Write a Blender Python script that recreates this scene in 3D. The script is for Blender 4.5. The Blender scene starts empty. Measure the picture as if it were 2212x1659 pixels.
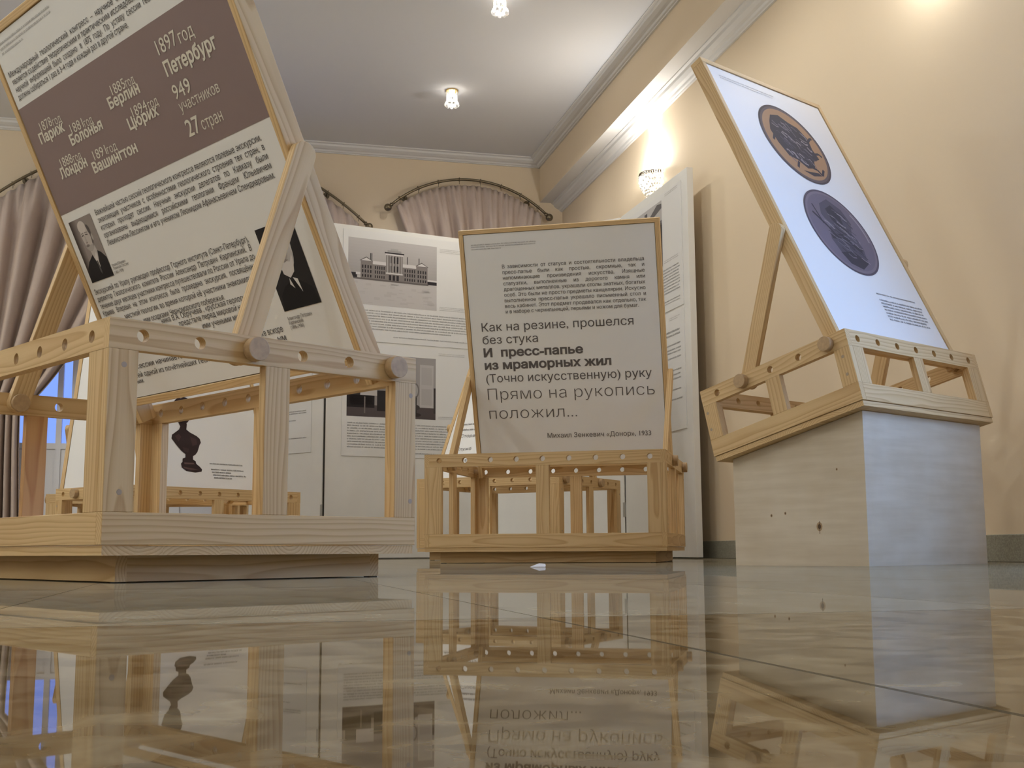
import bpy, bmesh, math, random
import numpy as np
from mathutils import Vector, Matrix
from mathutils.geometry import delaunay_2d_cdt
random.seed(7)
SC = bpy.context.scene
COL = SC.collection
PI = math.pi

# ------------------------------------------------------------------ camera
F_PX, PITCH, ROLL, CAM_H = 2576.8, .13859, -.00542, .05388
cam = bpy.data.cameras.new('camera')
cam.sensor_fit = 'HORIZONTAL'; cam.sensor_width = 36.0
cam.lens = F_PX / 2212 * 36.0
cam.clip_start = .01; cam.clip_end = 200
co = bpy.data.objects.new('camera', cam)
COL.objects.link(co)
co.matrix_world = (Matrix.Translation((0, 0, CAM_H)) @ Matrix.Rotation(PI / 2 + PITCH, 4, 'X')
                   @ Matrix.Rotation(ROLL, 4, 'Z'))
SC.camera = co

# ------------------------------------------------------------------ colour management, world
SC.view_settings.view_transform = 'Standard'
SC.view_settings.look = 'None'
SC.view_settings.gamma = 1.0
SC.view_settings.exposure = 0.59
SC.view_settings.use_curve_mapping = False
world = bpy.data.worlds.new('dusk'); SC.world = world
world.use_nodes = True
bg = world.node_tree.nodes['Background']
bg.inputs['Color'].default_value = (.20, .33, .95, 1)
bg.inputs['Strength'].default_value = .85

# ------------------------------------------------------------------ room frame: x along the back wall (0 = right corner), y towards the back (0 = back wall)
R_ANG = .2394
ROOM = Matrix.Translation((.4618, 10.42, 0)) @ Matrix.Rotation(R_ANG, 4, 'Z')
RS = .923      # metres per room unit
RX0, RY0, CEIL = -7.6, -15.0, 3.82

def lamp(name, kind, loc, energy, color, size=.1, rot=None, size_y=None, room=True, **kw):
    l = bpy.data.lights.new(name, kind); l.energy = energy; l.color = color
    if kind == 'AREA':
        l.size = size
        if size_y: l.shape = 'RECTANGLE'; l.size_y = size_y
    else:
        l.shadow_soft_size = size
    for k, v in kw.items(): setattr(l, k, v)
    o = bpy.data.objects.new(name, l); COL.objects.link(o)
    m = Matrix.Translation(Vector(loc) * (RS if room else 1))
    if rot: m = m @ rot
    o.matrix_world = (ROOM @ m) if room else m
    return o

SPOTC = (1.0, .975, .91)
SCONC = (1.0, .985, .96)
# bluish dusk light through the window of the right wall, beside the camera
lamp('window_daylight', 'AREA', (.30, -8.60, 1.60), 41, (.33, .56, 1.0), 1.5, Matrix.Rotation(PI / 2, 4, 'Y'), 1.9)
# the row of crystal ceiling spots (two in the picture, the rest of the row and a second row outside the frame)
SPOT_ROW = [(-1.40, -1.59 - 1.75 * k) for k in range(8)]
for (x, y, e) in [(x, y, (56, 60, 26, 6, 3, 5, 7, 9)[k]) for k, (x, y) in enumerate(SPOT_ROW)] + [(-5.9, -1.59 - 1.75 * k, (12, 50, 30, 22, 18, 16, 16, 16)[k]) for k in range(8)]:
    lamp('spot_light', 'SPOT', (x, y, CEIL - .045), e, SPOTC, .03, spot_size=2.75, spot_blend=.5)
# wall sconces of the right wall (one in the picture)
SCONCES = [(0, -2.57), (0, -6.3), (0, -10.0)]
for (x, y), e in zip(SCONCES, (.72, .52, .2)):
    lamp('sconce_or_fill_light', 'POINT', (-.09, y, 2.90), 19 * e, SCONC, .025)
    lamp('sconce_uplight', 'SPOT', (-.075, y, 2.88), 24 * e, (.84, .93, 1.0), .02, Matrix.Rotation(PI, 4, 'X') @ Matrix.Rotation(-.16, 4, 'Y'), spot_size=.80, spot_blend=.8)
for y, e in ((-2.57, 20), (-6.3, 34), (-10.0, 36), (-13.5, 40)):  # unseen fill lamps along the left wall, added to brighten the ceiling
    lamp('sconce_or_fill_light', 'POINT', (RX0 + .09, y, 2.90), e, (.78, .90, 1.0), .025)

# ------------------------------------------------------------------ materials
MATS = {}
def new_mat(name):
    m = bpy.data.materials.new(name); m.use_nodes = True
    nt = m.node_tree; b = nt.nodes['Principled BSDF']
    return m, nt, b
def N(nt, t, **kw):
    n = nt.nodes.new(t)
    for k, v in kw.items():
        if k.startswith('i_'): n.inputs[k[2:].replace('_', ' ')].default_value = v
        else: setattr(n, k, v)
    return n
def plain(name, rgb, rough=.6, metal=0., spec=.5, noise=0., nscale=30.):
    if name in MATS: return MATS[name]
    m, nt, b = new_mat(name)
    b.inputs['Roughness'].default_value = rough; b.inputs['Metallic'].default_value = metal
    b.inputs['Specular IOR Level'].default_value = spec
    if noise:
        tc = N(nt, 'ShaderNodeTexCoord'); no = N(nt, 'ShaderNodeTexNoise'); no.inputs['Scale'].default_value = nscale
        no.inputs['Detail'].default_value = 4
        nt.links.new(tc.outputs['Object'], no.inputs['Vector'])
        r = N(nt, 'ShaderNodeValToRGB')
        r.color_ramp.elements[0].position = .3; r.color_ramp.elements[1].position = .7
        r.color_ramp.elements[0].color = (*[c * (1 - noise) for c in rgb], 1)
        r.color_ramp.elements[1].color = (*[min(1, c * (1 + noise)) for c in rgb], 1)
        nt.links.new(no.outputs['Fac'], r.inputs['Fac']); nt.links.new(r.outputs['Color'], b.inputs['Base Color'])
    else:
        b.inputs['Base Color'].default_value = (*rgb, 1)
    MATS[name] = m; return m
def emit(name, rgb, s):
    if name in MATS: return MATS[name]
    m, nt, b = new_mat(name)
    b.inputs['Base Color'].default_value = (*rgb, 1)
    b.inputs['Emission Color'].default_value = (*rgb, 1); b.inputs['Emission Strength'].default_value = s
    MATS[name] = m; return m
def ink(r, g=None, b=None):
    if g is None: g = r; b = r
    return plain('ink_%d_%d_%d' % (r * 1000, g * 1000, b * 1000), (r, g, b), .7, spec=.2)

def pine(name, light, dark, ring=.0065, wob=.012):
    m, nt, b = new_mat(name); L = nt.links.new
    at = N(nt, 'ShaderNodeAttribute', attribute_name='grain')
    mp = N(nt, 'ShaderNodeMapping'); mp.inputs['Scale'].default_value = (.9, 5.5, 5.5)
    L(at.outputs['Vector'], mp.inputs['Vector'])
    no = N(nt, 'ShaderNodeTexNoise'); no.inputs['Scale'].default_value = 1.7; no.inputs['Detail'].default_value = 2
    L(mp.outputs['Vector'], no.inputs['Vector'])
    sx = N(nt, 'ShaderNodeSeparateXYZ'); L(at.outputs['Vector'], sx.inputs['Vector'])
    def mth(op, a, bb=None, c=None):
        n = N(nt, 'ShaderNodeMath', operation=op)
        for i, v in enumerate((a, bb, c)):
            if v is None: continue
            if isinstance(v, (int, float)): n.inputs[i].default_value = v
            else: L(v, n.inputs[i])
        return n.outputs[0]
    y2 = mth('MULTIPLY', sx.outputs['Y'], sx.outputs['Y']); z2 = mth('MULTIPLY', sx.outputs['Z'], sx.outputs['Z'])
    r = mth('SQRT', mth('ADD', y2, z2))
    r = mth('ADD', r, mth('MULTIPLY', no.outputs['Fac'], wob * 3))
    fr = mth('FRACT', mth('DIVIDE', r, ring))
    saw = mth('POWER', fr, 2.2)
    fall = mth('SMOOTH_MIN', mth('MULTIPLY', mth('SUBTRACT', 1.0, fr), 9.0), 1.0, .1)
    band = mth('MULTIPLY', saw, fall)
    # fine fibres
    mp2 = N(nt, 'ShaderNodeMapping'); mp2.inputs['Scale'].default_value = (3, 300, 300); L(at.outputs['Vector'], mp2.inputs['Vector'])
    n2 = N(nt, 'ShaderNodeTexNoise'); n2.inputs['Scale'].default_value = 1; n2.inputs['Detail'].default_value = 2
    L(mp2.outputs['Vector'], n2.inputs['Vector'])
    # broad tone drift
    n3 = N(nt, 'ShaderNodeTexNoise'); n3.inputs['Scale'].default_value = 2.2; L(at.outputs['Vector'], n3.inputs['Vector'])
    f = mth('ADD', mth('MULTIPLY', band, .80), mth('MULTIPLY', mth('SUBTRACT', n2.outputs['Fac'], .5), .28))
    f = mth('ADD', f, mth('MULTIPLY', mth('SUBTRACT', n3.outputs['Fac'], .5), .5))
    f = mth('MAXIMUM', mth('MINIMUM', f, 1.0), 0.0)
    mx = N(nt, 'ShaderNodeMix', data_type='RGBA'); L(f, mx.inputs[0])
    mx.inputs[6].default_value = (*light, 1); mx.inputs[7].default_value = (*dark, 1)
    L(mx.outputs[2], b.inputs['Base Color'])
    b.inputs['Roughness'].default_value = .55; b.inputs['Specular IOR Level'].default_value = .3
    bp = N(nt, 'ShaderNodeBump'); bp.inputs['Strength'].default_value = .08; bp.inputs['Distance'].default_value = .002
    L(n2.outputs['Fac'], bp.inputs['Height']); L(bp.outputs['Normal'], b.inputs['Normal'])
    MATS[name] = m; return m
PINE = pine('pine_wood', (.68, .485, .25), (.43, .235, .085))
PINE_R = pine('reddish_pine_wood', (.66, .40, .19), (.40, .17, .055), ring=.009)
PINE_G = pine('greyish_pine_edge', (.66, .55, .42), (.50, .37, .22))
FELT_GAP = plain('dark_felt_and_gap_shade', (.03, .025, .02), .9)
PLUG = plain('wood_plug', (.40, .31, .22), .6)
DOWEL = plain('dowel_end_grain', (.46, .31, .165), .6, noise=.12, nscale=90)
PLY = None
def plywood():
    m, nt, b = new_mat('birch_plywood'); L = nt.links.new
    tc = N(nt, 'ShaderNodeTexCoord')
    mp = N(nt, 'ShaderNodeMapping'); mp.inputs['Scale'].default_value = (2.2, 2.2, 26); L(tc.outputs['Object'], mp.inputs['Vector'])
    no = N(nt, 'ShaderNodeTexNoise'); no.inputs['Scale'].default_value = 1.6; no.inputs['Detail'].default_value = 5
    L(mp.outputs['Vector'], no.inputs['Vector'])
    no2 = N(nt, 'ShaderNodeTexNoise'); no2.inputs['Scale'].default_value = 5; no2.inputs['Detail'].default_value = 3
    L(tc.outputs['Object'], no2.inputs['Vector'])
    ad = N(nt, 'ShaderNodeMath', operation='ADD'); L(no.outputs['Fac'], ad.inputs[0]); L(no2.outputs['Fac'], ad.inputs[1])
    r = N(nt, 'ShaderNodeValToRGB')
    r.color_ramp.elements[0].position = .75; r.color_ramp.elements[1].position = 1.25
    r.color_ramp.elements[0].color = (.58, .495, .37, 1); r.color_ramp.elements[1].color = (.68, .60, .475, 1)
    dv = N(nt, 'ShaderNodeMath', operation='MULTIPLY'); dv.inputs[1].default_value = .5
    r.color_ramp.elements[0].position = .38; r.color_ramp.elements[1].position = .62
    L(ad.outputs[0], dv.inputs[0]); L(dv.outputs[0], r.inputs['Fac']); L(r.outputs['Color'], b.inputs['Base Color'])
    b.inputs['Roughness'].default_value = .6; b.inputs['Specular IOR Level'].default_value = .3
    MATS['birch_plywood'] = m; return m
PLY = plywood()
PAPER = plain('printed_paper', (.80, .79, .765), .55, spec=.3)
BOARDW = plain('white_board', (.80, .785, .745), .6, spec=.3, noise=.012, nscale=14)
LETTER = ink(.075, .062, .060)
LETTER2 = ink(.13, .115, .11)
FAINT = ink(.42, .40, .385)
BAND = plain('brown_band', (.245, .175, .165), .6, spec=.3)
CREAM = ink(.70, .66, .56)
WALL = plain('peach_plaster', (.80, .66, .475), .75, spec=.25)
CEILM = plain('white_ceiling', (.78, .785, .80), .8, spec=.2)
MOULD = plain('white_moulding', (.78, .765, .74), .6, spec=.3)
GRANITE = plain('grey_green_granite', (.30, .29, .225), .35, noise=.25, nscale=160)
CURT = plain('mauve_curtain', (.555, .45, .385), .85, spec=.15, noise=.03, nscale=12)
BRASS = plain('antique_brass', (.20, .16, .10), .35, metal=.75)
GOLD = plain('gold_metal', (.75, .52, .20), .25, metal=1.)
DARKMET = plain('dark_filigree_metal', (.10, .08, .055), .4, metal=.6)
WINW = plain('white_window_paint', (.74, .73, .74), .45)
STEEL = plain('hinge_steel', (.45, .46, .46), .35, metal=.8)
def crystal():
    m, nt, b = new_mat('crystal_glass')
    b.inputs['Base Color'].default_value = (1, 1, 1, 1); b.inputs['Roughness'].default_value = .03
    b.inputs['Transmission Weight'].default_value = .85; b.inputs['IOR'].default_value = 1.5
    return m
CRYST = crystal()
def glass():
    m, nt, b = new_mat('window_glass')
    b.inputs['Base Color'].default_value = (1, 1, 1, 1); b.inputs['Roughness'].default_value = .0
    b.inputs['Transmission Weight'].default_value = 1.; b.inputs['IOR'].default_value = 1.05
    return m
GLASS = glass()
def marble():
    m, nt, b = new_mat('polished_marble_tiles'); L = nt.links.new
    tc = N(nt, 'ShaderNodeTexCoord')
    sx = N(nt, 'ShaderNodeSeparateXYZ'); L(tc.outputs['Object'], sx.inputs['Vector'])
    def mth(op, a, bb=None):
        n = N(nt, 'ShaderNodeMath', operation=op)
        for i, v in enumerate((a, bb)):
            if v is None: continue
            if isinstance(v, (int, float)): n.inputs[i].default_value = v
            else: L(v, n.inputs[i])
        return n.outputs[0]
    border = mth('LESS_THAN', sx.outputs['Y'], -9.068)
    TX = mth('ADD', mth('MULTIPLY', border, .46), .46)
    u = mth('DIVIDE', mth('ADD', sx.outputs['X'], 2.665 + 92), TX); v = mth('DIVIDE', mth('ADD', sx.outputs['Y'], 9.068 + 92), .92)
    fu, fv = mth('FRACT', u), mth('FRACT', v)
    iu, iv = mth('FLOOR', u), mth('FLOOR', v)
    du = mth('MINIMUM', fu, mth('SUBTRACT', 1.0, fu)); dv = mth('MINIMUM', fv, mth('SUBTRACT', 1.0, fv))
    d = mth('MINIMUM', du, dv)
    joint = mth('LESS_THAN', d, .0020)
    cb = N(nt, 'ShaderNodeCombineXYZ'); L(iu, cb.inputs[0]); L(iv, cb.inputs[1])
    wn = N(nt, 'ShaderNodeTexWhiteNoise', noise_dimensions='3D'); L(cb.outputs[0], wn.inputs['Vector'])
    off = N(nt, 'ShaderNodeVectorMath', operation='SCALE'); L(wn.outputs['Color'], off.inputs[0]); off.inputs['Scale'].default_value = 9.
    av = N(nt, 'ShaderNodeVectorMath', operation='ADD'); L(tc.outputs['Object'], av.inputs[0]); L(off.outputs[0], av.inputs[1])
    n1 = N(nt, 'ShaderNodeTexNoise'); n1.inputs['Scale'].default_value = 26; n1.inputs['Detail'].default_value = 3; n1.inputs['Roughness'].default_value = .5; n1.inputs['Distortion'].default_value = .8
    L(av.outputs[0], n1.inputs['Vector'])
    n2 = N(nt, 'ShaderNodeTexNoise'); n2.inputs['Scale'].default_value = 7; n2.inputs['Detail'].default_value = 4
    L(av.outputs[0], n2.inputs['Vector'])
    r = N(nt, 'ShaderNodeValToRGB'); e = r.color_ramp.elements
    e[0].position = .40; e[0].color = (.125, .083, .036, 1); e[1].position = .68; e[1].color = (.33, .26, .15, 1)
    k = r.color_ramp.elements.new(.5); k.color = (.215, .155, .08, 1)
    mixf = mth('ADD', mth('MULTIPLY', n1.outputs['Fac'], .7), mth('MULTIPLY', n2.outputs['Fac'], .3))
    L(mixf, r.inputs['Fac'])
    tone = mth('ADD', mth('MULTIPLY', wn.outputs['Value'], .30), .85)
    r2 = N(nt, 'ShaderNodeValToRGB'); e2 = r2.color_ramp.elements
    e2[0].position = .34; e2[0].color = (.20, .165, .105, 1); e2[1].position = .66; e2[1].color = (.34, .295, .205, 1)
    L(mixf, r2.inputs['Fac'])
    mb_ = N(nt, 'ShaderNodeMix', data_type='RGBA'); L(border, mb_.inputs[0]); L(r2.outputs['Color'], mb_.inputs[6]); L(r.outputs['Color'], mb_.inputs[7])
    vs = N(nt, 'ShaderNodeVectorMath', operation='SCALE'); L(mb_.outputs[2], vs.inputs[0]); L(tone, vs.inputs['Scale'])
    mx = N(nt, 'ShaderNodeMix', data_type='RGBA'); L(joint, mx.inputs[0]); L(vs.outputs[0], mx.inputs[6]); mx.inputs[7].default_value = (.10, .08, .05, 1)
    L(mx.outputs[2], b.inputs['Base Color'])
    b.inputs['IOR'].default_value = 1.45
    b.inputs['Roughness'].default_value = .014
    # polished but faintly wavy surface
    nb = N(nt, 'ShaderNodeTexNoise'); nb.inputs['Scale'].default_value = 22; nb.inputs['Detail'].default_value = 1
    L(tc.outputs['Object'], nb.inputs['Vector'])
    bp = N(nt, 'ShaderNodeBump'); bp.inputs['Strength'].default_value = .003; bp.inputs['Distance'].default_value = .0012
    L(nb.outputs['Fac'], bp.inputs['Height']); L(bp.outputs['Normal'], b.inputs['Normal'])
    # worn, slightly dusty polish: part of the surface scatters instead of mirroring
    df = N(nt, 'ShaderNodeBsdfDiffuse'); L(mx.outputs[2], df.inputs['Color'])
    ms = N(nt, 'ShaderNodeMixShader'); L(mth('ADD', mth('MULTIPLY', joint, .4), mth('SUBTRACT', .38, mth('MULTIPLY', border, .06))), ms.inputs[0])
    L(b.outputs[0], ms.inputs[1]); L(df.outputs[0], ms.inputs[2])
    L(ms.outputs[0], nt.nodes['Material Output'].inputs['Surface'])
    return m
MARBLE = marble()

# ------------------------------------------------------------------ mesh builder
class MB:
    def __init__(s): s.v = []; s.f = []; s.fm = []; s.g = []; s.mats = []
    def mi(s, m):
        if m not in s.mats: s.mats.append(m)
        return s.mats.index(m)
    def add(s, verts, faces, mat, grain=None):
        o = len(s.v); k = s.mi(mat)
        s.v += [tuple(p) for p in verts]
        s.g += grain if grain else [tuple(p) for p in verts]
        for f in faces: s.f.append([o + i for i in f]); s.fm.append(k)
    def goff(s): return Vector((random.uniform(-9, 9), random.uniform(-.05, .05), random.choice((-1, 1)) * random.uniform(.025, .075)))
    def board(s, lo, hi, axis, mat, M=None):
        x0, y0, z0 = lo; x1, y1, z1 = hi
        vs = [Vector(p) for p in ((x0, y0, z0), (x1, y0, z0), (x1, y1, z0), (x0, y1, z0), (x0, y0, z1), (x1, y0, z1), (x1, y1, z1), (x0, y1, z1))]
        c = Vector(((x0 + x1) / 2, (y0 + y1) / 2, (z0 + z1) / 2)); of = s.goff()
        dims = [x1 - x0, y1 - y0, z1 - z0]; a = 'xyz'.index(axis); o = [i for i in range(3) if i != a]
        o.sort(key=lambda i: -dims[i])
        g = [tuple(Vector((p[a] - c[a], p[o[0]] - c[o[0]], p[o[1]] - c[o[1]])) + of) for p in vs]
        if M is not None: vs = [M @ p for p in vs]
        s.add(vs, [(0, 3, 2, 1), (4, 5, 6, 7), (0, 1, 5, 4), (1, 2, 6, 5), (2, 3, 7, 6), (3, 0, 4, 7)], mat, g)
    def box(s, lo, hi, mat, M=None): s.board(lo, hi, 'x', mat, M)
    def holed(s, a0, a1, t0, t1, z0, z1, holes, r, swap, mat, hmat):
        """rail running along a (x, or y when swap) with round through-holes across its thickness t"""
        of = s.goff(); h = z1 - z0; zc = (z0 + z1) / 2
        P = (lambda a, t, z: (t, a, z)) if swap else (lambda a, t, z: (a, t, z))
        G = lambda a, t, z: tuple(Vector((a, z - zc, t - t0)) + of)
        def quad(pts, m): s.add([P(*p) for p in pts], [(0, 1, 2, 3)], m, [G(*p) for p in pts])
        e = [a0]
        for c in holes: e += [c - h / 2, c + h / 2]
        e.append(a1)
        for i in range(0, len(e), 2):
            for t in (t0, t1): quad([(e[i], t, z0), (e[i + 1], t, z0), (e[i + 1], t, z1), (e[i], t, z1)], m=mat)
        for z in (z0, z1): quad([(a0, t0, z), (a1, t0, z), (a1, t1, z), (a0, t1, z)], m=mat)
        for a in (a0, a1): quad([(a, t0, z0), (a, t1, z0), (a, t1, z1), (a, t0, z1)], m=mat)
        n = 24
        for c in holes:
            ci = [(c + r * math.cos(2 * PI * k / n), zc + r * math.sin(2 * PI * k / n)) for k in range(n)]
            sq = []
            for k in range(n):
                x, z = math.cos(2 * PI * k / n), math.sin(2 * PI * k / n); q = h / 2 / max(abs(x), abs(z)); sq.append((c + x * q, zc + z * q))
            for k in range(n):
                j = (k + 1) % n
                for t in (t0, t1): quad([(ci[k][0], t, ci[k][1]), (ci[j][0], t, ci[j][1]), (sq[j][0], t, sq[j][1]), (sq[k][0], t, sq[k][1])], m=mat)
                quad([(ci[k][0], t0, ci[k][1]), (ci[j][0], t0, ci[j][1]), (ci[j][0], t1, ci[j][1]), (ci[k][0], t1, ci[k][1])], m=hmat)
    def cyl(s, p0, p1, r0, mat, r1=None, n=24, cap=True):
        p0, p1 = Vector(p0), Vector(p1); r1 = r0 if r1 is None else r1
        d = (p1 - p0).normalized(); q = d.to_track_quat('Z', 'Y'); ex, ey = q @ Vector((1, 0, 0)), q @ Vector((0, 1, 0))
        vs = []
        for p, r in ((p0, r0), (p1, r1)):
            vs += [p + ex * (r * math.cos(2 * PI * k / n)) + ey * (r * math.sin(2 * PI * k / n)) for k in range(n)]
        fs = [(k, (k + 1) % n, n + (k + 1) % n, n + k) for k in range(n)]
        if cap: fs += [tuple(range(n - 1, -1, -1)), tuple(range(n, 2 * n))]
        s.add(vs, fs, mat)
    def tube(s, pts, r, mat, n=10):
        pts = [Vector(p) for p in pts]; vs = []; fs = []
        for i, p in enumerate(pts):
            d = (pts[min(i + 1, len(pts) - 1)] - pts[max(i - 1, 0)]).normalized()
            up = Vector((0, 1, 0)) if abs(d.y) < .9 else Vector((0, 0, 1))
            ex = d.cross(up).normalized(); ey = d.cross(ex)
            vs += [p + ex * (r * math.cos(2 * PI * k / n)) + ey * (r * math.sin(2 * PI * k / n)) for k in range(n)]
        for i in range(len(pts) - 1):
            fs += [(i * n + k, i * n + (k + 1) % n, (i + 1) * n + (k + 1) % n, (i + 1) * n + k) for k in range(n)]
        fs += [tuple(range(n - 1, -1, -1)), tuple(range((len(pts) - 1) * n, len(pts) * n))]
        s.add(vs, fs, mat)
    def sphere(s, c, r, mat, nu=16, nv=10, sc=(1, 1, 1)):
        c = Vector(c); vs = [c + Vector((0, 0, r * sc[2]))]; fs = []
        for j in range(1, nv):
            for k in range(nu):
                t = PI * j / nv; a = 2 * PI * k / nu
                vs.append(c + Vector((r * sc[0] * math.sin(t) * math.cos(a), r * sc[1] * math.sin(t) * math.sin(a), r * sc[2] * math.cos(t))))
        vs.append(c - Vector((0, 0, r * sc[2]))); L = len(vs) - 1
        for k in range(nu): fs.append((0, 1 + k, 1 + (k + 1) % nu)); fs.append((L, 1 + (nv - 2) * nu + (k + 1) % nu, 1 + (nv - 2) * nu + k))
        for j in range(nv - 2):
            for k in range(nu): fs.append((1 + j * nu + k, 1 + (j + 1) * nu + k, 1 + (j + 1) * nu + (k + 1) % nu, 1 + j * nu + (k + 1) % nu))
        s.add(vs, fs, mat)
    def extrude(s, prof, p0, ax, ay, dvec, mat):
        """closed 2D profile (ax, ay directions) swept along dvec"""
        p0 = Vector(p0); ax = Vector(ax); ay = Vector(ay); d = Vector(dvec); n = len(prof)
        vs = [p0 + ax * a + ay * b for a, b in prof] + [p0 + ax * a + ay * b + d for a, b in prof]
        fs = [(k, (k + 1) % n, n + (k + 1) % n, n + k) for k in range(n)] + [tuple(range(n)), tuple(range(2 * n - 1, n - 1, -1))]
        s.add(vs, fs, mat)
    def build(s, name, parent=None, smooth=False, recalc=True, M=None):
        me = bpy.data.meshes.new(name)
        me.from_pydata(s.v, [], s.f)
        for m in s.mats: me.materials.append(m)
        me.polygons.foreach_set('material_index', s.fm)
        at = me.attributes.new('grain', 'FLOAT_VECTOR', 'POINT')
        at.data.foreach_set('vector', [c for p in s.g for c in p])
        if smooth: me.polygons.foreach_set('use_smooth', [True] * len(me.polygons))
        if recalc:
            bm = bmesh.new(); bm.from_mesh(me); bmesh.ops.recalc_face_normals(bm, faces=bm.faces); bm.to_mesh(me); bm.free()
        me.update()
        o = bpy.data.objects.new(name, me); COL.objects.link(o)
        if parent is not None: o.parent = parent
        if M is not None: o.matrix_local = M if parent is not None else M
        return o
def bevel(o, w=.0015, seg=2):
    m = o.modifiers.new('soft_edges', 'BEVEL'); m.width = w; m.segments = seg; m.limit_method = 'ANGLE'; return o
def tag(o, label=None, cat=None, group=None, kind=None):
    if label: o['label'] = label
    if cat: o['category'] = cat
    if group: o['group'] = group
    if kind: o['kind'] = kind
    return o
def thing(name, M, label, cat, group=None):
    o = bpy.data.objects.new(name, None); COL.objects.link(o); o.empty_display_size = .1
    o.matrix_world = M
    return tag(o, label, cat, group)
def frame(org, ang, tilt=0.): return Matrix.Translation(org) @ Matrix.Rotation(ang, 4, 'Z') @ Matrix.Rotation(-tilt, 4, 'X')

# ------------------------------------------------------------------ flat printing: lettering, bars, pictures (sheet coordinates: x across, z up, y = -lift)
_TXT = {}
def glyphs(body, weight, space=1.0):
    """outline of a line of lettering, filled by non-zero winding (the letter contours overlap)"""
    key = (body, weight, round(space, 3))
    if key in _TXT: return _TXT[key]
    c = bpy.data.curves.new('t', 'FONT'); c.body = body; c.size = 1.0; c.resolution_u = 3; c.space_word = space; c.fill_mode = 'NONE'
    o = bpy.data.objects.new('t', c); COL.objects.link(o)
    dg = bpy.context.evaluated_depsgraph_get()
    me = bpy.data.meshes.new_from_object(o.evaluated_get(dg))
    pv = [Vector((v.co.x, v.co.y)) for v in me.vertices]; pe = [tuple(e.vertices) for e in me.edges]
    bpy.data.objects.remove(o); bpy.data.curves.remove(c); bpy.data.meshes.remove(me)
    if weight:      # heavier or lighter stroke: shift every contour along its normals
        nx, pr = {}, {}
        for a, b in pe: nx[a] = b; pr[b] = a
        loops, seen = [], set()
        for a in nx:
            if a in seen: continue
            l = [a]; seen.add(a); c = nx[a]
            while c != a and c not in seen: l.append(c); seen.add(c); c = nx.get(c, a)
            q = [pv[i] for i in l]; ar = sum(q[i - 1].x * q[i].y - q[i].x * q[i - 1].y for i in range(len(q)))
            loops.append((l, 1 if ar > 0 else -1, min(p.x for p in q), max(p.x for p in q), min(p.y for p in q), max(p.y for p in q)))
        sgn = {}
        for l, s_, x0, x1, y0, y1 in loops:
            hole = any(t[1] != s_ and t[2] < x0 and t[3] > x1 and t[4] < y0 and t[5] > y1 for t in loops)
            for i in l: sgn[i] = -s_ if hole else s_
        new = []
        for i, p in enumerate(pv):
            if i not in nx or i not in pr: new.append(p); continue
            d0 = p - pv[pr[i]]; d1 = pv[nx[i]] - p
            if d0.length < 1e-7 or d1.length < 1e-7: new.append(p); continue
            n0 = Vector((d0.y, -d0.x)).normalized(); n1 = Vector((d1.y, -d1.x)).normalized(); nn = n0 + n1
            if nn.length < .2: new.append(p); continue
            nn.normalize(); new.append(p + nn * (weight * sgn[i] / max(.5, nn.dot(n0))))
        pv = new
    cv, ce, cf = delaunay_2d_cdt(pv, pe, [], 0, 1e-5)[:3]
    A = np.array([pv[e[0]] for e in pe]); B = np.array([pv[e[1]] for e in pe])
    C = np.array([(cv[f[0]] + cv[f[1]] + cv[f[2]]) / 3 for f in cf])
    wn = np.zeros(len(C), int)
    dx, dy = B[:, 0] - A[:, 0], B[:, 1] - A[:, 1]
    for i in range(0, len(C), 800):
        x = C[i:i + 800, 0:1]; y = C[i:i + 800, 1:2]
        left = dx * (y - A[:, 1]) - (x - A[:, 0]) * dy
        wn[i:i + 800] = ((A[:, 1] <= y) & (B[:, 1] > y) & (left > 0)).sum(1) - ((A[:, 1] > y) & (B[:, 1] <= y) & (left < 0)).sum(1)
    vs = [(v.x, v.y) for v in cv]; fs = [tuple(f) for f, w in zip(cf, wn) if w != 0]
    _TXT[key] = (vs, fs); return vs, fs
def natural(body, weight=0.):
    vs, _ = glyphs(body, weight); return max(v[0] for v in vs) - min(v[0] for v in vs)
def text(mb, body, x0, z, x1, size, mat, weight=0., lift=.0012, justify=None):
    """one printed line: from x0 to x1 (fitted), em size; justify = horizontal squeeze kept, words spread"""
    vs, fs = glyphs(body, weight)
    w = max(v[0] for v in vs) - min(v[0] for v in vs)
    sx = (x1 - x0) / w
    if justify:
        want = (x1 - x0) / (size * justify)
        if want > w and ' ' in body:
            v2, _ = glyphs(body, weight, 2.0); w2 = max(v[0] for v in v2) - min(v[0] for v in v2)
            sp = 1 + (want - w) / max(1e-6, w2 - w)
            vs, fs = glyphs(body, weight, sp); w = max(v[0] for v in vs) - min(v[0] for v in vs); sx = (x1 - x0) / w
    m0 = min(v[0] for v in vs)
    mb.add([(x0 + (a - m0) * sx, -lift, z + b * size) for a, b in vs], fs, mat)
def rect(mb, x0, z0, x1, z1, mat, lift=.001): mb.add([(x0, -lift, z0), (x1, -lift, z0), (x1, -lift, z1), (x0, -lift, z1)], [(0, 1, 2, 3)], mat)
def poly(mb, pts, mat, lift=.001): mb.add([(x, -lift, z) for x, z in pts], [tuple(range(len(pts)))], mat)
def disc(mb, cx, cz, rx, rz, mat, lift=.001, n=40, a=0.):
    pts = []
    for k in range(n):
        x, z = rx * math.cos(2 * PI * k / n), rz * math.sin(2 * PI * k / n)
        pts.append((cx + x * math.cos(a) - z * math.sin(a), cz + x * math.sin(a) + z * math.cos(a)))
    poly(mb, pts, mat, lift)
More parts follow.
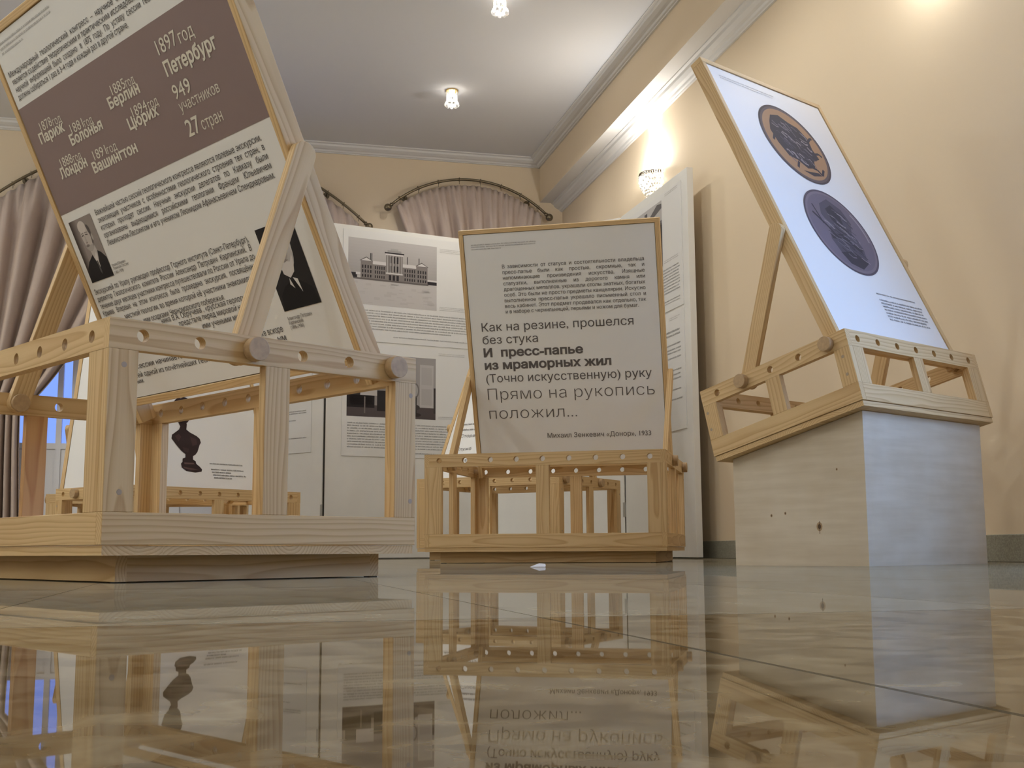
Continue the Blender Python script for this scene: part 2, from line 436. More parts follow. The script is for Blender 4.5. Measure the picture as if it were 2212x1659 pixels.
def stroke(mb, pts, w, mat, lift=.001):
    for (x0, z0), (x1, z1) in zip(pts, pts[1:]):
        d = math.hypot(x1 - x0, z1 - z0) or 1; nx, nz = -(z1 - z0) / d * w / 2, (x1 - x0) / d * w / 2
        mb.add([(x0 + nx, -lift, z0 + nz), (x1 + nx, -lift, z1 + nz), (x1 - nx, -lift, z1 - nz), (x0 - nx, -lift, z0 - nz)], [(0, 1, 2, 3)], mat)
def fineprint(mb, x0, z, x1, h, mat, lift=.001, seed=0):
    """a line of print too small to read: little word-long marks"""
    rnd = random.Random(int(x0 * 1000) * 7 + int(z * 1000) * 13 + seed); x = x0
    while x < x1 - h:
        nl = rnd.randint(2, 9); e = min(x1, x + nl * h * .62)
        while x < e - h * .2:
            c = rnd.choice((.42, .5, .36)) * h; top = z + h * (.72 if rnd.random() > .16 else 1.0)
            rect(mb, x, z, x + c, z + h * .16, mat, lift); rect(mb, x, z, x + h * .13, top, mat, lift)
            if rnd.random() > .35: rect(mb, x + c - h * .13, z, x + c, z + h * .72, mat, lift)
            if rnd.random() > .4: rect(mb, x, z + h * .56, x + c, z + h * .72, mat, lift)
            x += c + h * .14
        x = e + h * .36
SHEETY = .004   # the printed sheet lies this deep in its frame

# ------------------------------------------------------------------ pine display stand
HOLE, PT, RH, PW = .1147, .022, .0555, .057
GRP = 'pine display stands'
def stand(label, M, nl, ns, H, zk, zb, panel, struts, pegs_long=(), L=None, S=None, plinth_in=.055, reddish=None):
    """canonical frame: x along the long face, y to the back, z up. zk = underside of base board, H = top of rails"""
    t = thing('display_stand', M, label, 'display stand', GRP)
    L = L or 2 * .0645 + HOLE * (nl - 1); S = S or 2 * .0645 + HOLE * (ns - 1)
    mL, mS = (L - HOLE * (nl - 1)) / 2, (S - HOLE * (ns - 1)) / 2
    zbr = zb + .0573; zr = H - RH; zm = H - RH / 2
    if zk > .001:
        m = MB()
        i = plinth_in
        for a_ in (i + .002, L - i - .022):
            for b_ in (i + .002, S - i - .022): m.box((a_, b_, 0), (a_ + .02, b_ + .02, .002), FELT_GAP)
        m.board((i, i, .0018), (L - i, i + .022, zk), 'x', PINE); m.board((i, S - i - .022, .0018), (L - i, S - i, zk), 'x', PINE)
        m.board((i, i + .022, .0018), (i + .022, S - i - .022, zk), 'y', PINE); m.board((L - i - .022, i + .022, .0018), (L - i, S - i - .022, zk), 'y', PINE)
        m.build('plinth', t)
    m = MB()
    nb = max(3, round(S / .12)); e = .004
    for k in range(nb): m.board((e, e + (S - 2 * e) * k / nb, zk), (L - e, e + (S - 2 * e) * (k + 1) / nb, zb - .0014), 'x', PINE)
    m.build('base_board', t)
    gx = [mL + HOLE * k for k in range(nl)]; gy = [mS + HOLE * k for k in range(ns)]
    for (y0, y1) in ((0, PT), (S - PT, S)):
        m = MB(); m.holed(PT, L - PT, y0, y1, zr, H, gx, .0118, False, PINE, PINE); m.build('top_rail', t, recalc=False)
        m = MB(); m.board((PT, y0, zb), (L - PT, y1, zbr), 'x', PINE); bevel(m.build('bottom_rail', t), .001, 1)
        for (x0, x1) in ((PT, PT + PW), (L - PT - PW, L - PT), (L / 2 - PW / 2, L / 2 + PW / 2)):
            m = MB(); m.board((x0, y0, zbr), (x1, y1, zr), 'z', PINE); bevel(m.build('post', t), .001, 1)
    for si, (x0, x1) in enumerate(((0, PT), (L - PT, L))):
        m = MB(); m.holed(0, S, x0, x1, zr, H, gy, .0118, True, PINE, PINE); m.build('top_rail', t, recalc=False)
        m = MB(); m.board((x0, 0, zb), (x1, S, zbr), 'y', PINE); bevel(m.build('bottom_rail', t), .001, 1)
        for pi, (y0, y1) in enumerate(((0, PW), (S - PW, S), (S / 2 - PW / 2, S / 2 + PW / 2))):
            m = MB(); m.board((x0, y0, zbr), (x1, y1, zr), 'z', PINE_R if reddish == (si, pi) else PINE)
            if pi < 2:
                yc = y0 + .030 if pi == 0 else y1 - .014
                for zp in (zr - .028, zbr + .035):
                    xo = x0 - .0003 if si == 0 else x1 + .0003
                    m.cyl((xo, yc, zp), ((x0 + x1) / 2, yc, zp), .006, PLUG, n=14)
            bevel(m.build('post', t), .001, 1)
    # leaning picture panel: its frame is a part, print and pictures are sub-parts
    p = panel; W, y0, phi = p['w'], p['y0'], p['phi']; x0 = p['x0']; D = .05; fw = p.get('fw', .021); s0, s1 = p['s0'], p['s1']; tail = p.get('tail', .03)
    m = MB()
    m.board((0, 0, -tail), (fw, D, s1 - fw), 'z', PINE); m.board((W - fw, 0, -tail), (W, D, s1 - fw), 'z', PINE)
    m.board((0, 0, s1 - fw), (W, D, s1), 'x', PINE); m.board((fw, 0, s0), (W - fw, D, s0 + fw), 'x', PINE)
    m.board((fw, D - .008, s0 + fw), (W - fw, D - .003, s1 - fw), 'x', PLY)
    fr = m.build('panel_frame', t); bevel(fr, .0012, 1)
    fr.matrix_local = Matrix.Translation((x0, y0, zm)) @ Matrix.Rotation(phi, 4, 'X')
    g = .0022
    m = MB(); m.box((fw + g, SHEETY, s0 + fw + g), (W - fw - g, SHEETY + .005, s1 - fw - g), PAPER); m.build('printed_sheet', fr)
    # struts and pegs
    y_st, s_at, ysk = struts
    hole_y = gy[y_st]; pp = Vector((0, y0 - s_at * math.sin(phi) + (D / 2) * math.cos(phi), zm + s_at * math.cos(phi) + (D / 2) * math.sin(phi)))
    q = Vector((0, hole_y, zm)); d = (pp - q); ln = d.length; d.normalize(); nrm = Vector((0, -d.z, d.y))
    for side in (0, 1):
        xa = x0 - .0225 if side == 0 else x0 + W + .0005
        m = MB(); w2 = .0265; pr = []
        for k in range(13): a = -PI / 2 + PI * k / 12 - PI / 2; pr.append((w2 * math.cos(a + PI / 2 - PI / 2), w2 * math.sin(a + PI / 2 - PI / 2)))
        pts = []
        for k in range(13):
            a = PI + PI * k / 12; pts.append((w2 * math.cos(a), w2 * math.sin(a) * .9))
        for k in range(13):
            a = PI * k / 12; pts.append((w2 * math.cos(a), ln + w2 * math.sin(a) * .9))
        of = m.goff(); vs = []; gr = []
        for xx in (xa, xa + .022):
            for (a, b) in pts:
                v = q + nrm * a + d * b; vs.append((xx, v.y, v.z)); gr.append(tuple(Vector((b, a, xx - xa)) + of))
        n = len(pts); fs = [(k, (k + 1) % n, n + (k + 1) % n, n + k) for k in range(n)] + [tuple(range(n)), tuple(range(2 * n - 1, n - 1, -1))]
        m.add(vs, fs, PINE, gr); bevel(m.build('support_strut', t), .0012, 1)
        sx = -1 if side == 0 else 1; face = 0 if side == 0 else L; inner = xa + .022 if side == 0 else xa
        for (yy, dpt) in ((hole_y, inner), (gy[p['hole']], x0 + .008 if side == 0 else x0 + W - .008)):
            m = MB(); m.cyl((face + sx * .001, yy, zm), (face + sx * .023, yy, zm), .0235, DOWEL, n=32)
            m.cyl((face + sx * .002, yy, zm), (dpt - sx * .004, yy, zm), .0108, DOWEL, n=20)
            if yy == hole_y: m.cyl((dpt - sx * .001, yy, zm), (dpt - sx * .013, yy, zm), .0235, DOWEL, n=32)
            bevel(m.build('peg', t), .0015, 2)
    for k in pegs_long:
        m = MB(); m.cyl((gx[k], -.001, zm), (gx[k], -.023, zm), .0235, DOWEL, n=32); m.cyl((gx[k], -.002, zm), (gx[k], .03, zm), .0108, DOWEL, n=20)
        bevel(m.build('peg', t), .0015, 2)
    return t, fr
def sub(fr, mb, name, label=None):
    o = mb.build(name, fr, recalc=False); o.location = (0, SHEETY, 0)
    if label: o['label'] = label
    return o

# ---- the large stand at the left
A_ANG = .7693; LA = 1.174
MA = frame((-.7135 - LA * math.sin(A_ANG), 2.0824 + LA * math.cos(A_ANG), 0), A_ANG - PI / 2)
tA, frA = stand('large pine display stand at left, text panel with a brown band of city names',
    MA, 10, 6, .47, .0486, .0669, dict(w=1.0738, x0=.0443, y0=.6123, phi=.4492, s0=.016, s1=1.0747, hole=5, tail=.035),
    (2, .475, 0), L=LA, S=.702, plinth_in=.055, reddish=(0, 2))
m = MB(); rect(m, .0235, .569, 1.0503, .864, BAND, .0006); sub(frA, m, 'brown_band', 'brown printed band across the sheet')
for nm, items in (
    ('headline_caption', (('1897', .744, .793, .831, .046, .004), ('год', .839, .790, .901, .040, 0))), ('headline_caption', (('Петербург', .745, .744, .964, .044, .03),)),
    ('headline_caption', (('949', .743, .690, .817, .046, .006),)), ('headline_caption', (('участников', .747, .661, .917, .034, 0),)), ('headline_caption', (('27', .743, .604, .799, .053, .012), ('стран', .805, .604, .892, .038, 0))),
    ('city_caption', (('1885', .498, .770, .567, .034, 0), ('год', .570, .768, .612, .030, 0), ('Берлин', .465, .745, .618, .036, .03))),
    ('city_caption', (('1894', .550, .702, .622, .034, 0), ('год', .627, .700, .673, .030, 0), ('Цюрих', .516, .680, .660, .036, .03))),
    ('city_caption', (('1878', .101, .784, .170, .034, 0), ('год', .174, .780, .223, .030, 0), ('Париж', .075, .757, .221, .036, .03))),
    ('city_caption', (('1881', .248, .740, .318, .034, 0), ('год', .322, .737, .368, .030, 0), ('Болонья', .225, .715, .402, .036, .03))),
    ('city_caption', (('1888', .132, .678, .200, .034, 0), ('год', .204, .675, .250, .030, 0), ('Лондон', .109, .653, .264, .036, .03))),
    ('city_caption', (('1891', .306, .656, .376, .034, 0), ('год', .380, .654, .430, .030, 0), ('Вашингтон', .281, .628, .515, .036, .03)))):
    m = MB()
    for t_, a, z, b, s, w in items: text(m, t_, a, z, b, s, CREAM, w, .0014)
    sub(frA, m, nm, 'cream lettering on the brown band')
m = MB(); S1 = .0205
def para(lines, x0, x1, z, dz, size, mat=LETTER):
    sq = min(1.0, min((x1 - x0) / (natural(l) * size) for l in lines))
    for i, l in enumerate(lines): text(m, l, x0, z - dz * i, x1, size, mat, justify=sq)
text(m, 'Международный  геологический  конгресс  –  научное  объединение', .047, .944, .80, S1, LETTER)
text(m, 'является содействие теоретическим и практическим исследованиям в области', .051, .9235, .885, S1, LETTER)
text(m, 'научной  информацией  было  создано   в  1875  году.  По  уставу  сессии  геологического', .053, .903, .905, S1, LETTER)
text(m, 'должны собираться 1 раз в 3–4 года и каждый раз в другой стране.', .050, .8825, .668, S1, LETTER)
sub(frA, m, 'paragraph_lettering', 'small dark paragraph above the band'); m = MB()
para(['Важнейшей частью сессий геологического конгресса являются полевые экскурсии,', 'знакомящие участников с особенностями геологического строения тех стран, в',
      'которых проходят сессии. Научные экскурсии делегатов по Кавказу были', 'организованы выдающимися российскими геологами Францем Юльевичем'], .207, .996, .532, .0205, S1)
text(m, 'Левинсоном-Лессингом и его учеником Леонидом Афанасьевичем Спендиаровым.', .208, .449, .996, S1, LETTER)
sub(frA, m, 'paragraph_lettering', 'small dark paragraph below the band'); m = MB()
para(['Экскурсией по Уралу руководил профессор Горного института (Санкт-Петербург),', 'директор Геологического комитета России Александр Петрович Карпинский. В',
      'течение двух месяцев участники конгресса путешествовали по России от Урала до', 'Крыма. Впервые на этом конгрессе была проведена экскурсия, посвящённая'], .042, .819, .340, .0206, S1)
text(m, 'местной геологии, во время которой её участники знакомились', .150, .2545, .800, S1, LETTER)
text(m, 'ими осадками Черноморского побережья.', .236, .2305, .641, S1, LETTER)
text(m, 'ника В.А. Обручева , «русская геология', .322, .216, .735, S1, LETTER)
text(m, 'предстала перед мировой на', .400, .197, .703, S1, LETTER)
text(m, 'ими учеными ми', .500, .176, .668, S1, LETTER)
text(m, 'же вскоре', .728, .123, .823, S1 * 1.05, LETTER); text(m, 'ым', .790, .102, .823, S1 * 1.05, LETTER)
text(m, 'в', .245, .155, .256, S1, LETTER)
text(m, 'сессии начинается и ис', .108, .117, .438, S1, LETTER); text(m, 'шей одной из почётнейших геологи', .075, .093, .515, S1, LETTER); text(m, 'ёным.', .052, .077, .117, S1 * .9, LETTER)
sub(frA, m, 'paragraph_lettering', 'lowest dark paragraph, partly hidden by the rails'); m = MB()
for (t_, x, z, b) in (('Франц Юльевич', .187, .395, .262), ('Левинсон-Лессинг', .187, .386, .274), ('(1861-1939)', .187, .375, .236)): text(m, t_, x, z, b, .0105, LETTER2)
sub(frA, m, 'portrait_caption'); m = MB()
for (t_, x, z, b) in (('Александр Петрович', .855, .144, .950), ('Карпинский', .855, .134, .910), ('(1846-1936)', .855, .123, .907)): text(m, t_, x, z, b, .0125, LETTER2)
sub(frA, m, 'portrait_caption')
m = MB()
for z, e in ((1.027, .37), (1.015, .366), (1.003, .20)): fineprint(m, .055, z, e, .0065, FAINT)
sub(frA, m, 'heading_fine_print', 'faint grey line of tiny heading print')
def portrait(fr, x0, z0, x1, z1, dark):
    m = MB(); W, H = x1 - x0, z1 - z0
    X = lambda a, b: (x0 + a * W, z0 + b * H)
    P = lambda pts, c, l: poly(m, [X(*p) for p in pts], c, l)
    E = lambda a, b, ra, rb, c, l, an=0.: disc(m, *X(a, b), ra * W, rb * H, c, l, 28, an)
    if not dark:
        rect(m, x0, z0, x1, z1, ink(.30, .255, .235), .0010)
        for k in range(9): P([(0, 0), (.20 - .018 * k, 0), (.30 - .03 * k, 1), (0, 1)], ink(.255 - .024 * k, .215 - .021 * k, .20 - .020 * k), .00105 + .00002 * k)
        P([(.0, .0), (1, 0), (1, .30), (.86, .40), (.70, .46), (.62, .47), (.45, .40), (.22, .32), (.06, .22), (0, .16)], ink(.018, .016, .018), .0013)
        P([(.44, .52), (.70, .56), (.73, .44), (.60, .22), (.50, .34)], ink(.50, .455, .43), .00135)
        P([(.53, .36), (.66, .44), (.62, .20), (.56, .16)], ink(.62, .58, .55), .0014)
        P([(.55, .30), (.60, .30), (.605, .12), (.57, .08), (.54, .14)], ink(.10, .09, .09), .00142)
        E(.54, .69, .205, .215, ink(.15, .125, .115), .00143, .12)
        E(.50, .705, .185, .205, ink(.52, .465, .43), .00145, .12)
        E(.46, .86, .17, .095, ink(.60, .545, .51), .00147, .1)
        E(.75, .665, .035, .055, ink(.45, .40, .37), .00148)
        P([(.33, .60), (.37, .52), (.45, .47), (.56, .46), (.66, .50), (.70, .58), (.60, .56), (.48, .565)], ink(.40, .36, .335), .0015)
        P([(.36, .56), (.44, .585), (.52, .57), (.50, .545), (.40, .54)], ink(.20, .17, .155), .00152)
        P([(.335, .735), (.43, .745), (.43, .725), (.34, .715)], ink(.12, .10, .09), .00153); P([(.50, .745), (.61, .735), (.60, .715), (.50, .725)], ink(.12, .10, .09), .00153)
        P([(.34, .765), (.44, .775), (.44, .762), (.34, .752)], ink(.22, .19, .17), .00154); P([(.49, .775), (.63, .765), (.62, .752), (.49, .762)], ink(.22, .19, .17), .00154)
        P([(.44, .72), (.475, .72), (.49, .62), (.41, .61)], ink(.43, .38, .35), .00155); P([(.41, .615), (.49, .62), (.48, .60), (.42, .598)], ink(.24, .20, .18), .00156)
        E(.70, .79, .05, .085, ink(.10, .085, .08), .00157, .2)
    else:
        rect(m, x0, z0, x1, z1, ink(.022, .020, .022), .0010)
        P([(.02, 0), (.98, 0), (.93, .20), (.70, .30), (.50, .33), (.25, .28), (.08, .18)], ink(.012, .011, .013), .0011)
        E(.48, .68, .27, .26, ink(.50, .47, .455), .0012)
        P([(.22, .80), (.30, .93), (.48, .975), (.68, .93), (.77, .78), (.74, .62), (.68, .80), (.50, .87), (.30, .82), (.25, .66)], ink(.60, .57, .55), .0013)
        P([(.27, .60), (.33, .50), (.34, .42), (.48, .36), (.62, .42), (.68, .52), (.70, .62), (.60, .54), (.48, .56), (.36, .54)], ink(.66, .62, .60), .0014)
        E(.45, .70, .17, .155, ink(.40, .36, .34), .00145)
        P([(.31, .735), (.41, .745), (.41, .715), (.32, .715)], ink(.07, .06, .06), .00147); P([(.50, .745), (.61, .735), (.60, .712), (.50, .715)], ink(.07, .06, .06), .00147)
        P([(.43, .72), (.475, .72), (.495, .60), (.40, .595)], ink(.50, .46, .44), .00148)
        P([(.36, .565), (.46, .59), (.58, .565), (.47, .545)], ink(.30, .26, .24), .00149)
        P([(.44, .36), (.50, .23), (.41, .29)], ink(.62, .60, .58), .0015); P([(.53, .36), (.66, .17), (.64, .33)], ink(.70, .68, .66), .0015)
    sub(fr, m, 'portrait_photo', 'black and white portrait photo of a man in a dark suit' if not dark else 'black and white portrait photo of a bearded man on black')
portrait(frA, .050, .373, .178, .544, False)
portrait(frA, .854, .166, .998, .359, True)

# ---- the stand in the middle
MBm = frame((-.3845, 5.2093, 0), -.23)
tB, frB = stand('pine display stand in the middle whose framed poster carries a poem in large grey lettering',
    MBm, 9, 7, .47, .0486, .0669, dict(w=.962, x0=.045, y0=.745, phi=.317, s0=.016, s1=1.1887, hole=6, tail=.035), (2, .45, 0), L=1.0517, S=.826, plinth_in=.057)
m = MB()
BL = ['В зависимости от статуса и состоятельности владельца', 'пресс-папье были как простые, скромные, так и', 'напоминающие произведения искусства. Изящные', 'статуэтки, выполненные из дорогого камня или',
      'драгоценных металлов, украшали столы знатных, богатых', 'особ. Это были не просто предметы канцелярии. Искусно', 'выполненное пресс-папье украшало письменный стол и', 'весь кабинет. Этот предмет продавался как отдельно, так']
sqb = min(.680 / (natural(l, .006) * .0245) for l in BL)
for i, l in enumerate(BL): text(m, l, .202, .997 - .0272 * i, .882, .0245, LETTER2, .006, justify=sqb)
text(m, 'и в наборе с чернильницей, перьями и ножом для бумаг.', .203, .780, .846, .0245, LETTER2, .006)
sub(frB, m, 'paragraph_lettering', 'paragraph of small dark grey print')
for t_, a, z, b, s, w in (('Как на резине, прошелся', .077, .697, .816, .057, .002), ('без стука', .077, .635, .351, .057, .002), ('И  пресс-папье', .077, .572, .567, .057, .034),
    ('из мраморных жил', .077, .510, .699, .057, .034), ('(Точно искусственную) руку', .079, .445, .888, .057, .002), ('Прямо на рукопись', .081, .358, .897, .079, -.016),
    ('положил...', .081, .263, .517, .079, -.016), ('Михаил Зенкевич «Донор», 1933', .364, .161, .869, .033, .004)):
    m = MB(); text(m, t_, a, z, b, s, LETTER2, w); sub(frB, m, 'poem_line', 'dark grey line of the poem')
m = MB()
for z, e in ((1.114, .38), (1.104, .372), (1.093, .205)): fineprint(m, .058, z, e, .0065, FAINT)
sub(frB, m, 'heading_fine_print', 'faint grey line of tiny heading print')

# ---- the stand on the pedestal at the right
MC = frame((1.07135, 3.60273, .48664), .7185, .2345)
tC, frC = stand('smaller pine display stand tilted on the pedestal, two round medallions on its panel',
    MC, 7, 5, .2525, 0., .0183, dict(w=.738, x0=.040, y0=.0424, phi=-.2134, s0=.016, s1=1.2459, hole=0, tail=.0), (3, .465, 0), L=.8104, S=.600)
def medallion(fr, cx, cz, r, warm):
    m = MB(); rnd = random.Random(11 if warm else 5)
    disc(m, cx, cz, r, r, ink(.085, .068, .072) if warm else ink(.10, .082, .10), .0010, 72)
    disc(m, cx, cz, r * .955, r * .955, ink(.14, .105, .105) if warm else ink(.20, .165, .19), .00105, 72)
    disc(m, cx, cz, r * .90, r * .90, ink(.40, .235, .13) if warm else ink(.165, .135, .165), .0011, 72)
    X = lambda a, b: (cx + a * r, cz + b * r); P = lambda p, c, l: poly(m, [X(*q) for q in p], c, l)
    D, Mi, Li, Hi = ink(.055, .048, .058), ink(.095, .085, .105), ink(.17, .15, .18), ink(.30, .265, .28)
    if warm:   # abstract relief: a clustered dark group with curling strands
        P([(-.55, .45), (-.40, .66), (-.10, .74), (.15, .62), (.42, .55), (.62, .30), (.58, .02), (.66, -.22), (.40, -.34), (.30, -.55), (.02, -.62), (-.22, -.46), (-.46, -.42), (-.62, -.12), (-.68, .20)], D, .0012)
        for k in range(70):
            a = rnd.uniform(-.5, .45); b = rnd.uniform(-.45, .55)
            stroke(m, [X(a, b), X(a + rnd.uniform(.03, .12), b - rnd.uniform(-.02, .12)), X(a + rnd.uniform(.1, .2), b - rnd.uniform(.05, .16))], r * rnd.uniform(.015, .045), rnd.choice((D, Mi, Mi, Li, Hi)), .0013 + k * .000004)
        for a in ((.55, .2, .78, .36), (-.6, .1, -.74, -.08), (.2, -.55, .45, -.7), (.45, -.70, .60, -.52), (-.2, -.5, -.34, -.68), (.60, -.1, .82, -.12)):
            stroke(m, [X(a[0], a[1]), X((a[0] + a[2]) / 2 + .03, (a[1] + a[3]) / 2 + .05), X(a[2], a[3])], r * .06, D, .0013)
        P([(-.2, -.72), (.10, -.80), (.42, -.72), (.34, -.66), (.05, -.70)], D, .0013)
    else:      # abstract relief: flowing drapery and a raised bar
        P([(-.30, .62), (.05, .80), (.40, .62), (.52, .30), (.34, .02), (.50, -.30), (.40, -.62), (.0, -.78), (-.36, -.62), (-.50, -.25), (-.30, .10), (-.42, .35)], Mi, .0012)
        P([(-.18, .52), (.08, .66), (.24, .50), (.20, .22), (.0, .12), (-.14, .26)], D, .0013)
        P([(-.46, -.12), (.0, -.05), (.44, -.34), (.36, -.44), (-.02, -.20), (-.44, -.24)], D, .0013)
        P([(-.40, -.55), (.05, -.45), (.42, -.66), (.10, -.86), (-.25, -.78)], D, .00132)
        for k in range(60):
            a = rnd.uniform(-.5, .3); b = rnd.uniform(-.6, .55)
            stroke(m, [X(a, b), X(a + .10, b - rnd.uniform(.0, .08)), X(a + .22, b - rnd.uniform(.06, .2))], r * rnd.uniform(.012, .035), rnd.choice((Li, Li, D, D, Mi, Hi)), .0014 + k * .000004)
        stroke(m, [X(-.70, .34), X(-.40, .05), X(-.22, -.20)], r * .06, D, .0014); stroke(m, [X(-.58, .55), X(-.50, .10)], r * .04, D, .0014)
        pts = [X(.86 * math.cos(a * .1), .86 * math.sin(a * .1)) for a in range(-1, 8)]; stroke(m, pts, r * .05, Hi, .0014)
    sub(fr, m, 'medallion_picture', 'round picture of a dark relief on an orange ground' if warm else 'round picture of a violet-grey relief')
medallion(frC, .375, .936, .188, True); medallion(frC, .379, .525, .190, False)
m = MB(); fineprint(m, .397, .2575, .655, .0075, LETTER2); sub(frC, m, 'caption_title'); m = MB()
for i, e in enumerate((.675, .66, .67, .672, .668, .655, .66)): fineprint(m, .397, .2305 - .0138 * i, e, .0085, LETTER2)
sub(frC, m, 'caption_fine_print', 'tiny lines of caption print'); m = MB()
for z, e in ((1.180, .40), (1.168, .39)): fineprint(m, .075, z, e, .0055, FAINT)
sub(frC, m, 'heading_fine_print')

# ---- the stand behind the left one, with the bust picture
D_ANG = .9021; LD = 1.047
MD = frame((-1.113 - LD * math.cos(D_ANG), 6.2787 - LD * math.sin(D_ANG), 0), D_ANG)
tD, frD = stand('low pine display stand behind the large left one, its white panel showing a dark bust',
    MD, 9, 5, .3618, .1093, .1276, dict(w=.747, x0=.150, y0=.0645, phi=-.25, s0=.0, s1=1.20, hole=0, tail=.0), (3, .36, 0), L=LD, S=.588, pegs_long=(0,))
m = MB()
Bc = .255; Bk = .0029
bust = [(1139, 250), (1165, 262), (1172, 300), (1166, 340), (1190, 360), (1240, 385), (1262, 405), (1269, 435), (1258, 455), (1240, 510), (1222, 535), (1205, 545), (1203, 572), (1222, 585), (1226, 605), (1250, 625), (1266, 645), (1262, 663), (1215, 673), (1150, 665), (1118, 640), (1114, 610), (1126, 595), (1128, 570), (1148, 560), (1150, 535), (1120, 510), (1085, 465), (1055, 420), (1060, 390), (1095, 360), (1112, 345), (1122, 320), (1110, 290), (1114, 262)]
def bz(px, py): z = .112 + (672 - py) * .000665; return (.256 + (px - 1165) * .00081 + .085 * (z - .1), z)
poly(m, [bz(*p) for p in bust], ink(.035, .020, .020), .0012)
hx, hz = bz(1140, 225)
disc(m, hx, hz + .02, .052, .068, ink(.035, .020, .020), .0012); disc(m, hx + .028, hz + .05, .040, .045, ink(.035, .020, .020), .00122)
for pts, c in (([(1080, 400), (1110, 380), (1125, 400), (1105, 440)], ink(.07, .035, .035)), ([(1190, 395), (1235, 410), (1240, 450), (1205, 470)], ink(.06, .03, .032)), ([(1130, 480), (1180, 490), (1170, 520), (1140, 515)], ink(.055, .03, .03)),
               ([(1135, 600), (1205, 598), (1215, 610), (1140, 614)], ink(.13, .075, .07)), ([(1128, 632), (1180, 640), (1240, 648), (1185, 655), (1135, 645)], ink(.11, .06, .055))):
    poly(m, [bz(*p) for p in pts], c, .0014)
sub(frD, m, 'bust_picture', 'picture of a dark reddish-brown bust on a round foot')
m = MB(); fineprint(m, .392, .160, .60, .0080, LETTER2); sub(frD, m, 'caption_title'); m = MB()
for i, e in enumerate((.60, .52, .61, .52)): fineprint(m, .396 + .004 * i, .130 - .0145 * i, e, .0085, LETTER2)
sub(frD, m, 'caption_fine_print', 'tiny lines of caption print')

# ---- the stand behind the middle one
E_ANG = 1.0619; LE = .9342
ME = frame((.2555 - LE * math.sin(E_ANG), 6.5423 + LE * math.cos(E_ANG), 0), E_ANG - PI / 2)
tE, frE = stand('pine display stand half hidden behind the middle one, seen through its slats',
    ME, 8, 7, .47, .0486, .0669, dict(w=.845, x0=.045, y0=.085, phi=-.52, s0=.0, s1=1.05, hole=0, tail=.0), (4, .42, 0), L=LE, S=.818, pegs_long=(3,))
m = MB()
for t_, a, z, b, s in (('4. Сторв', .06, .33, .20, .030), ('20. Служб', .05, .235, .20, .030), ('(17 мая 1920 г.)', .05, .15, .26, .030)):
    m = MB(); text(m, t_, a, z, b, s, LETTER2); sub(frE, m, 'list_line')
for z, e in ((.42, .5), (.38, .45), (.10, .30)):
    m = MB(); fineprint(m, .06, z, e, .014, LETTER2); sub(frE, m, 'list_line')

# ---- the stand far left at the back
MF = frame((-2.69, 6.9, 0), 0.02)
tF, frF = stand('pine display stand farthest left at the back, white panel against the big curtained window',
    MF, 9, 5, .39, .1375, .1558, dict(w=.95, x0=.046, y0=.0645, phi=-.28, s0=.008, s1=1.36, hole=0, tail=.0), (3, .45, 0), L=1.047, S=.588)

# ------------------------------------------------------------------ plywood pedestal under the right stand
aC = .7185; tt = math.tan(.2345)
MP = frame((1.0811, 3.661, 0), aC)
m = MB(); pw, pd, ph_ = .7279, .5063, .4777
th = .018
def slab(vs, mat, grainaxis='z'):
    m.add(vs, [(0, 1, 2, 3), (7, 6, 5, 4), (0, 4, 5, 1), (1, 5, 6, 2), (2, 6, 7, 3), (3, 7, 4, 0)], mat)
def hgt(y): return ph_ - y * tt - .0015
slab([(0, 0, 0), (pw, 0, 0), (pw, 0, hgt(0)), (0, 0, hgt(0)), (0, th, 0), (pw, th, 0), (pw, th, hgt(th)), (0, th, hgt(th))], PLY)
fp = m.build('front_panel', None); fp2 = None
tP = thing('plywood_pedestal', MP, 'tall birch plywood box pedestal with a slanting top, under the medallion stand at right', 'pedestal')
fp.parent = tP
m = MB(); slab([(0, pd - th, 0), (pw, pd - th, 0), (pw, pd - th, hgt(pd - th)), (0, pd - th, hgt(pd - th)), (0, pd, 0), (pw, pd, 0), (pw, pd, hgt(pd)), (0, pd, hgt(pd))], PLY); m.build('back_panel', tP)
for x in (0, pw - th):
    m = MB(); y0, y1 = th, pd - th
    slab([(x, y0, 0), (x + th, y0, 0), (x + th, y0, hgt(y0)), (x, y0, hgt(y0)), (x, y1, 0), (x + th, y1, 0), (x + th, y1, hgt(y1)), (x, y1, hgt(y1))], PLY)
    sp = m.build('side_panel', tP)
    if x == 0:
        k = MB()   # knots in the veneer
        KN = plain('dark_knot', (.10, .055, .025), .7); KH = plain('knot_halo', (.40, .27, .15), .7)
        def knot(y, z, r, lift=.0004):
            for rr, mm, l in ((r * 1.8, KH, lift), (r, KN, lift * 1.5)):
                k.add([(-l, y + rr * .75 * math.cos(2 * PI * q / 14), z + rr * math.sin(2 * PI * q / 14)) for q in range(14)], [tuple(range(14))], mm)
        knot(.172, .123, .008); k.add([(-.0007, .1725, .140), (-.0007, .1705, .140), (-.0007, .1702, .100), (-.0007, .1722, .100)], [(0, 1, 2, 3)], KN)
        knot(.30, .168, .003); knot(.355, .162, .003); knot(.10, .30, .0025)
        k.build('knots', sp, recalc=False)

